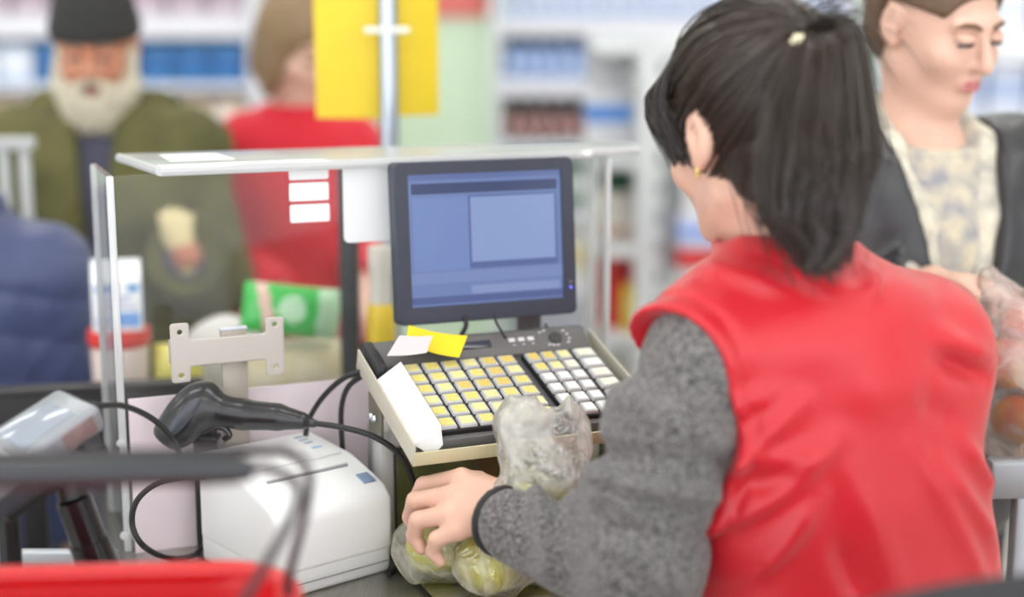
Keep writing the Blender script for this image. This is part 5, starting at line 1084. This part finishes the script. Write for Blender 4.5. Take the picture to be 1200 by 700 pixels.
def hood(p): q = loc(p, J1['nb'], Rt_); d = chain_d(q, [f32(x) for x in ((-0.13, 0.05, -0.03), (-0.11, -0.05, 0.045), (0, -0.09, 0.055), (0.11, -0.05, 0.045), (0.13, 0.05, -0.03))], [0.035, 0.05, 0.05, 0.05, 0.035], 0.03); return d + 0.005 * wob(p, 40, 71)
soft('hood', hood, J1['nb'] - [0.24, 0.22, 0.13], J1['nb'] + [0.24, 0.22, 0.16], 0.007, M_ol, t)
garment(t, 'shirt', J1, mat('navy grey scarf', (84, 84, 104), 0.8), 0.012, 0.6, collar=(0.064, 0.03))
def glove(p): return np.minimum(hand_d(p, H1['L']) - 0.004, cap_d(p, wl - [0, 0, 0.02], wl + [0, 0, 0.01], 0.018, 0.014))
soft('glove', glove, wl - [0.12, 0.1, 0.08], wl + [0.12, 0.1, 0.22], 0.005, mat('cream knit glove', (226, 210, 164), 0.9), t)
def beard(p):
    q = loc(p, hc, Rm); d = ell_d(q, (0, 0.052, -0.095), (0.078, 0.060, 0.062)); d = smin(d, ell_d(q, (0, 0.060, -0.135), (0.058, 0.044, 0.040)), 0.03); ax_ = np.stack([np.abs(q[:, 0]), q[:, 1], q[:, 2]], 1)
    d = smin(d, cap_d(ax_, (0.072, 0.010, -0.005), (0.066, 0.035, -0.075), 0.016, 0.028), 0.02); d = smin(d, cap_d(ax_, (0.006, 0.106, -0.046), (0.038, 0.090, -0.062), 0.009, 0.009), 0.008)
    d = smax(d, -ell_d(q, (0, 0.102, -0.068), (0.020, 0.020, 0.008)), 0.006); return d + 0.005 * wob(q * f32([1.8, 1.8, 0.6]), 90, 72)
soft('beard', beard, hc - 0.22, hc + 0.16, 0.006, mat('grey white beard', (214, 206, 184), 0.85, var=0.25, vscale=40, stretch=(2, 2, 0.6), bump=0.5, bscale=80), t)
def cap_(p): q = loc(p, hc, Rm); d = ell_d(q, (0, -0.014, 0.045), (0.090, 0.110, 0.120)); d = smax(d, 0.030 + 0.25 * q[:, 1] * 0.3 - q[:, 2], 0.008); ro = np.abs(q[:, 2] - 0.044) - 0.018; b = smax(ell_d(q, (0, -0.012, 0.040), (0.094, 0.113, 0.11)), ro, 0.006); return smin(d, b, 0.004)
soft('knit_cap', cap_, hc - 0.16, hc + 0.2, 0.0055, mat('black knit', (52, 52, 52), 0.95, bump=0.5, bscale=150), t)
legs_clothes(t, J1, mat('dark trousers', (44, 44, 52), 0.8), mat('black shoe', (30, 30, 32), 0.4), 0.012)

# person in red sweater
hc = P(350, 54, 3.45); Rm = RH(-136, 22); Rt_ = RH(-160); J2 = skeleton(hc, Rt_, 0.128, 0.155, 0.03, 0.075, 0.50); arms(J2, 'R', J2['shR'] + [-0.03, -0.02, -0.26], J2['shR'] + [0.10, -0.16, -0.33]); arms(J2, 'L', J2['shL'] + [0.04, -0.06, -0.25], J2['shL'] + [0.05, -0.24, -0.30])
t = thing('person', (J2['pel'][0], J2['pel'][1], 0), 'person in red sweater looking down behind the yellow sign', 'person')
H2 = dict(L=hand_caps(J2['wrL'], (0.2, -0.9, -0.4), (0, -0.3, 1), (-1, 0, 0), 0.5, 0.92), R=hand_caps(J2['wrR'], (0.6, -0.6, -0.3), (0, 0, 1), (0.6, 0.6, 0), 0.5, 0.92))
build_body(t, hc, Rm, J2, H2, SK3, 0.0065); face_parts(t, hc, Rm, (80, 90, 90), (130, 104, 80), (206, 120, 116), SK3)
garment(t, 'sweater', J2, mat('red sweater knit', (214, 30, 50), 0.8, bump=0.3, bscale=200, sheen=0.2), 0.024, 0.60, collar=(0.062, 0.02), wrinkle=(0.005, 25))
def hr2(p):
    q = loc(p, hc, Rm); d = ell_d(q, (0, -0.018, 0.034), (0.090, 0.110, 0.108)); d = smin(d, ell_d(q, (0, -0.055, -0.055), (0.074, 0.062, 0.085)), 0.04); d = smin(d, ell_d(np.stack([np.abs(q[:, 0]), q[:, 1], q[:, 2]], 1), (0.072, 0.012, -0.045), (0.020, 0.038, 0.075)), 0.02)
    d = smax(d, -ell_d(q, (0, 0.108, -0.055), (0.068, 0.085, 0.105)), 0.01); return d + 0.003 * wob(q * f32([1.6, 1.6, 0.5]), 90, 81)
soft('hair', hr2, hc - 0.2, hc + 0.18, 0.0055, mat('light brown hair', (150, 124, 92), 0.5, var=0.3, vscale=60, stretch=(3, 3, 0.5)), t)
legs_clothes(t, J2, mat('dark trousers', (44, 44, 52), 0.8), mat('black shoe', (30, 30, 32), 0.4), 0.012)

# person in blue quilted jacket, cut by the left edge
nbp = P(-52, 262, 2.62); hc = nbp + [-0.06, 0.0, 0.19]; Rm = RH(20, 25); Rt_ = RH(12); J3 = skeleton(nbp + [0, 0, 0.19], Rt_, 0.150, 0.185, 0.02, 0.10, 0.50)
arms(J3, 'R', J3['shR'] + [0.03, -0.01, -0.27], J3['shR'] + [0.0, -0.03, -0.48]); arms(J3, 'L', J3['shL'] + [-0.04, 0.0, -0.27], J3['shL'] + [0.0, 0.15, -0.45])
t = thing('person', (J3['pel'][0], J3['pel'][1], 0), 'customer in navy blue quilted jacket at the left edge', 'person')
H3 = dict(L=hand_caps(J3['wrL'], (0, 0.3, -1), (-1, 0, 0), (0, 1, 0), 0.3), R=hand_caps(J3['wrR'], (0, 0.2, -1), (1, 0, 0), (0, 1, 0), 0.3))
build_body(t, hc, Rm, J3, H3, SK3, 0.008); face_parts(t, hc, Rm, (70, 60, 50), (90, 70, 50), (196, 110, 104), SK3)
garment(t, 'jacket', J3, mat('navy quilted nylon', (62, 72, 112), 0.42, sheen=0.2, bump=0.25, bscale=70), 0.038, 0.42, vox=0.006, collar=(0.07, 0.05), wrinkle=(0.005, 34), quilt=0.075, sl=(0.052, 0.050, 0.044))
soft('hair', lambda p: smax(ell_d(loc(p, hc, Rm), (0, -0.018, 0.034), (0.088, 0.108, 0.106)), -ell_d(loc(p, hc, Rm), (0, 0.108, -0.055), (0.07, 0.09, 0.105)), 0.01), hc - 0.18, hc + 0.18, 0.008, mat('brown hair', (86, 64, 48), 0.5), t)
legs_clothes(t, J3, mat('dark trousers', (44, 44, 52), 0.8), mat('black shoe', (30, 30, 32), 0.4), 0.012)

# woman in black jacket on the right
hc = P(1098, 24, 2.2); Rm = RH(212, 20, 3); Rt_ = RH(195); J4 = skeleton(hc, Rt_, 0.160, 0.19, 0.03, 0.045, 0.50)
wr = P(1092, 335, 2.11); arms(J4, 'R', J4['shR'] + [0.0, -0.05, -0.26], wr); arms(J4, 'L', J4['shL'] + [0.05, -0.04, -0.26], J4['shL'] + [0.02, -0.20, -0.36])
t = thing('person', (J4['pel'][0], J4['pel'][1], 0), 'woman in black jacket and cream scarf holding a carrier bag', 'person')
H4 = dict(R=hand_caps(wr, (0.50, -0.75, 0.18), (-0.15, -0.2, 0.95), (0.75, 0.5, -0.1), 1.0, 0.95), L=hand_caps(J4['wrL'], (-0.3, -0.9, -0.2), (0, 0, 1), (-1, 0.2, 0), 0.5, 0.92))
build_body(t, hc, Rm, J4, H4, SK3, 0.0055); face_parts(t, hc, Rm, (70, 66, 62), (120, 92, 72), (200, 126, 124), SK3)
garment(t, 'jacket', J4, mat('black leather', (46, 46, 50), 0.35, coat=0.1, bump=0.2, bscale=60), 0.042, 0.55, collar=None, front=0.085, wrinkle=(0.007, 28), seed=90)
garment(t, 'blouse', J4, mat('cream patterned knit', (214, 204, 178), 0.8, var=0.4, vscale=26, rgb2=(150, 150, 156)), 0.012, 0.7, collar=(0.066, 0.0), seed=92)
def scarf(p):
    q = loc(p, J4['nb'], Rt_); d = chain_d(q, [f32(x) for x in ((0.035, 0.115, -0.24), (0.055, 0.095, -0.10), (0.078, 0.04, 0.0), (0.060, -0.045, 0.045), (0, -0.072, 0.055), (-0.060, -0.045, 0.045), (-0.078, 0.04, 0.0), (-0.055, 0.095, -0.10), (-0.035, 0.115, -0.24))], [0.024, 0.026, 0.027, 0.030, 0.031, 0.030, 0.027, 0.026, 0.024], 0.02); return d + 0.005 * wob(p, 70, 93)
soft('scarf', scarf, J4['nb'] - [0.2, 0.2, 0.3], J4['nb'] + [0.2, 0.2, 0.12], 0.006, mat('cream scarf', (226, 220, 200), 0.9, var=0.3, vscale=30, rgb2=(170, 168, 160), bump=0.4, bscale=120), t)
def hr4(p):
    q = loc(p, hc, Rm); d = ell_d(q, (0, -0.018, 0.034), (0.086, 0.106, 0.105)); d = smin(d, ell_d(q, (0, -0.06, -0.03), (0.066, 0.055, 0.06)), 0.03); d = smax(d, -ell_d(q, (0, 0.100, -0.045), (0.088, 0.088, 0.110)), 0.01)
    ax_ = np.abs(q[:, 0]); d = smax(d, -np.maximum(np.maximum(0.055 - ax_, q[:, 2] - 0.03), -0.034 - q[:, 1]), 0.006); return d + 0.002 * wob(q, 120, 95)
soft('hair', hr4, hc - 0.18, hc + 0.18, 0.005, mat('mid brown hair', (112, 88, 66), 0.5, var=0.3, vscale=60), t)
legs_clothes(t, J4, mat('dark trousers', (44, 44, 52), 0.8), mat('black shoe', (30, 30, 32), 0.4), 0.012)
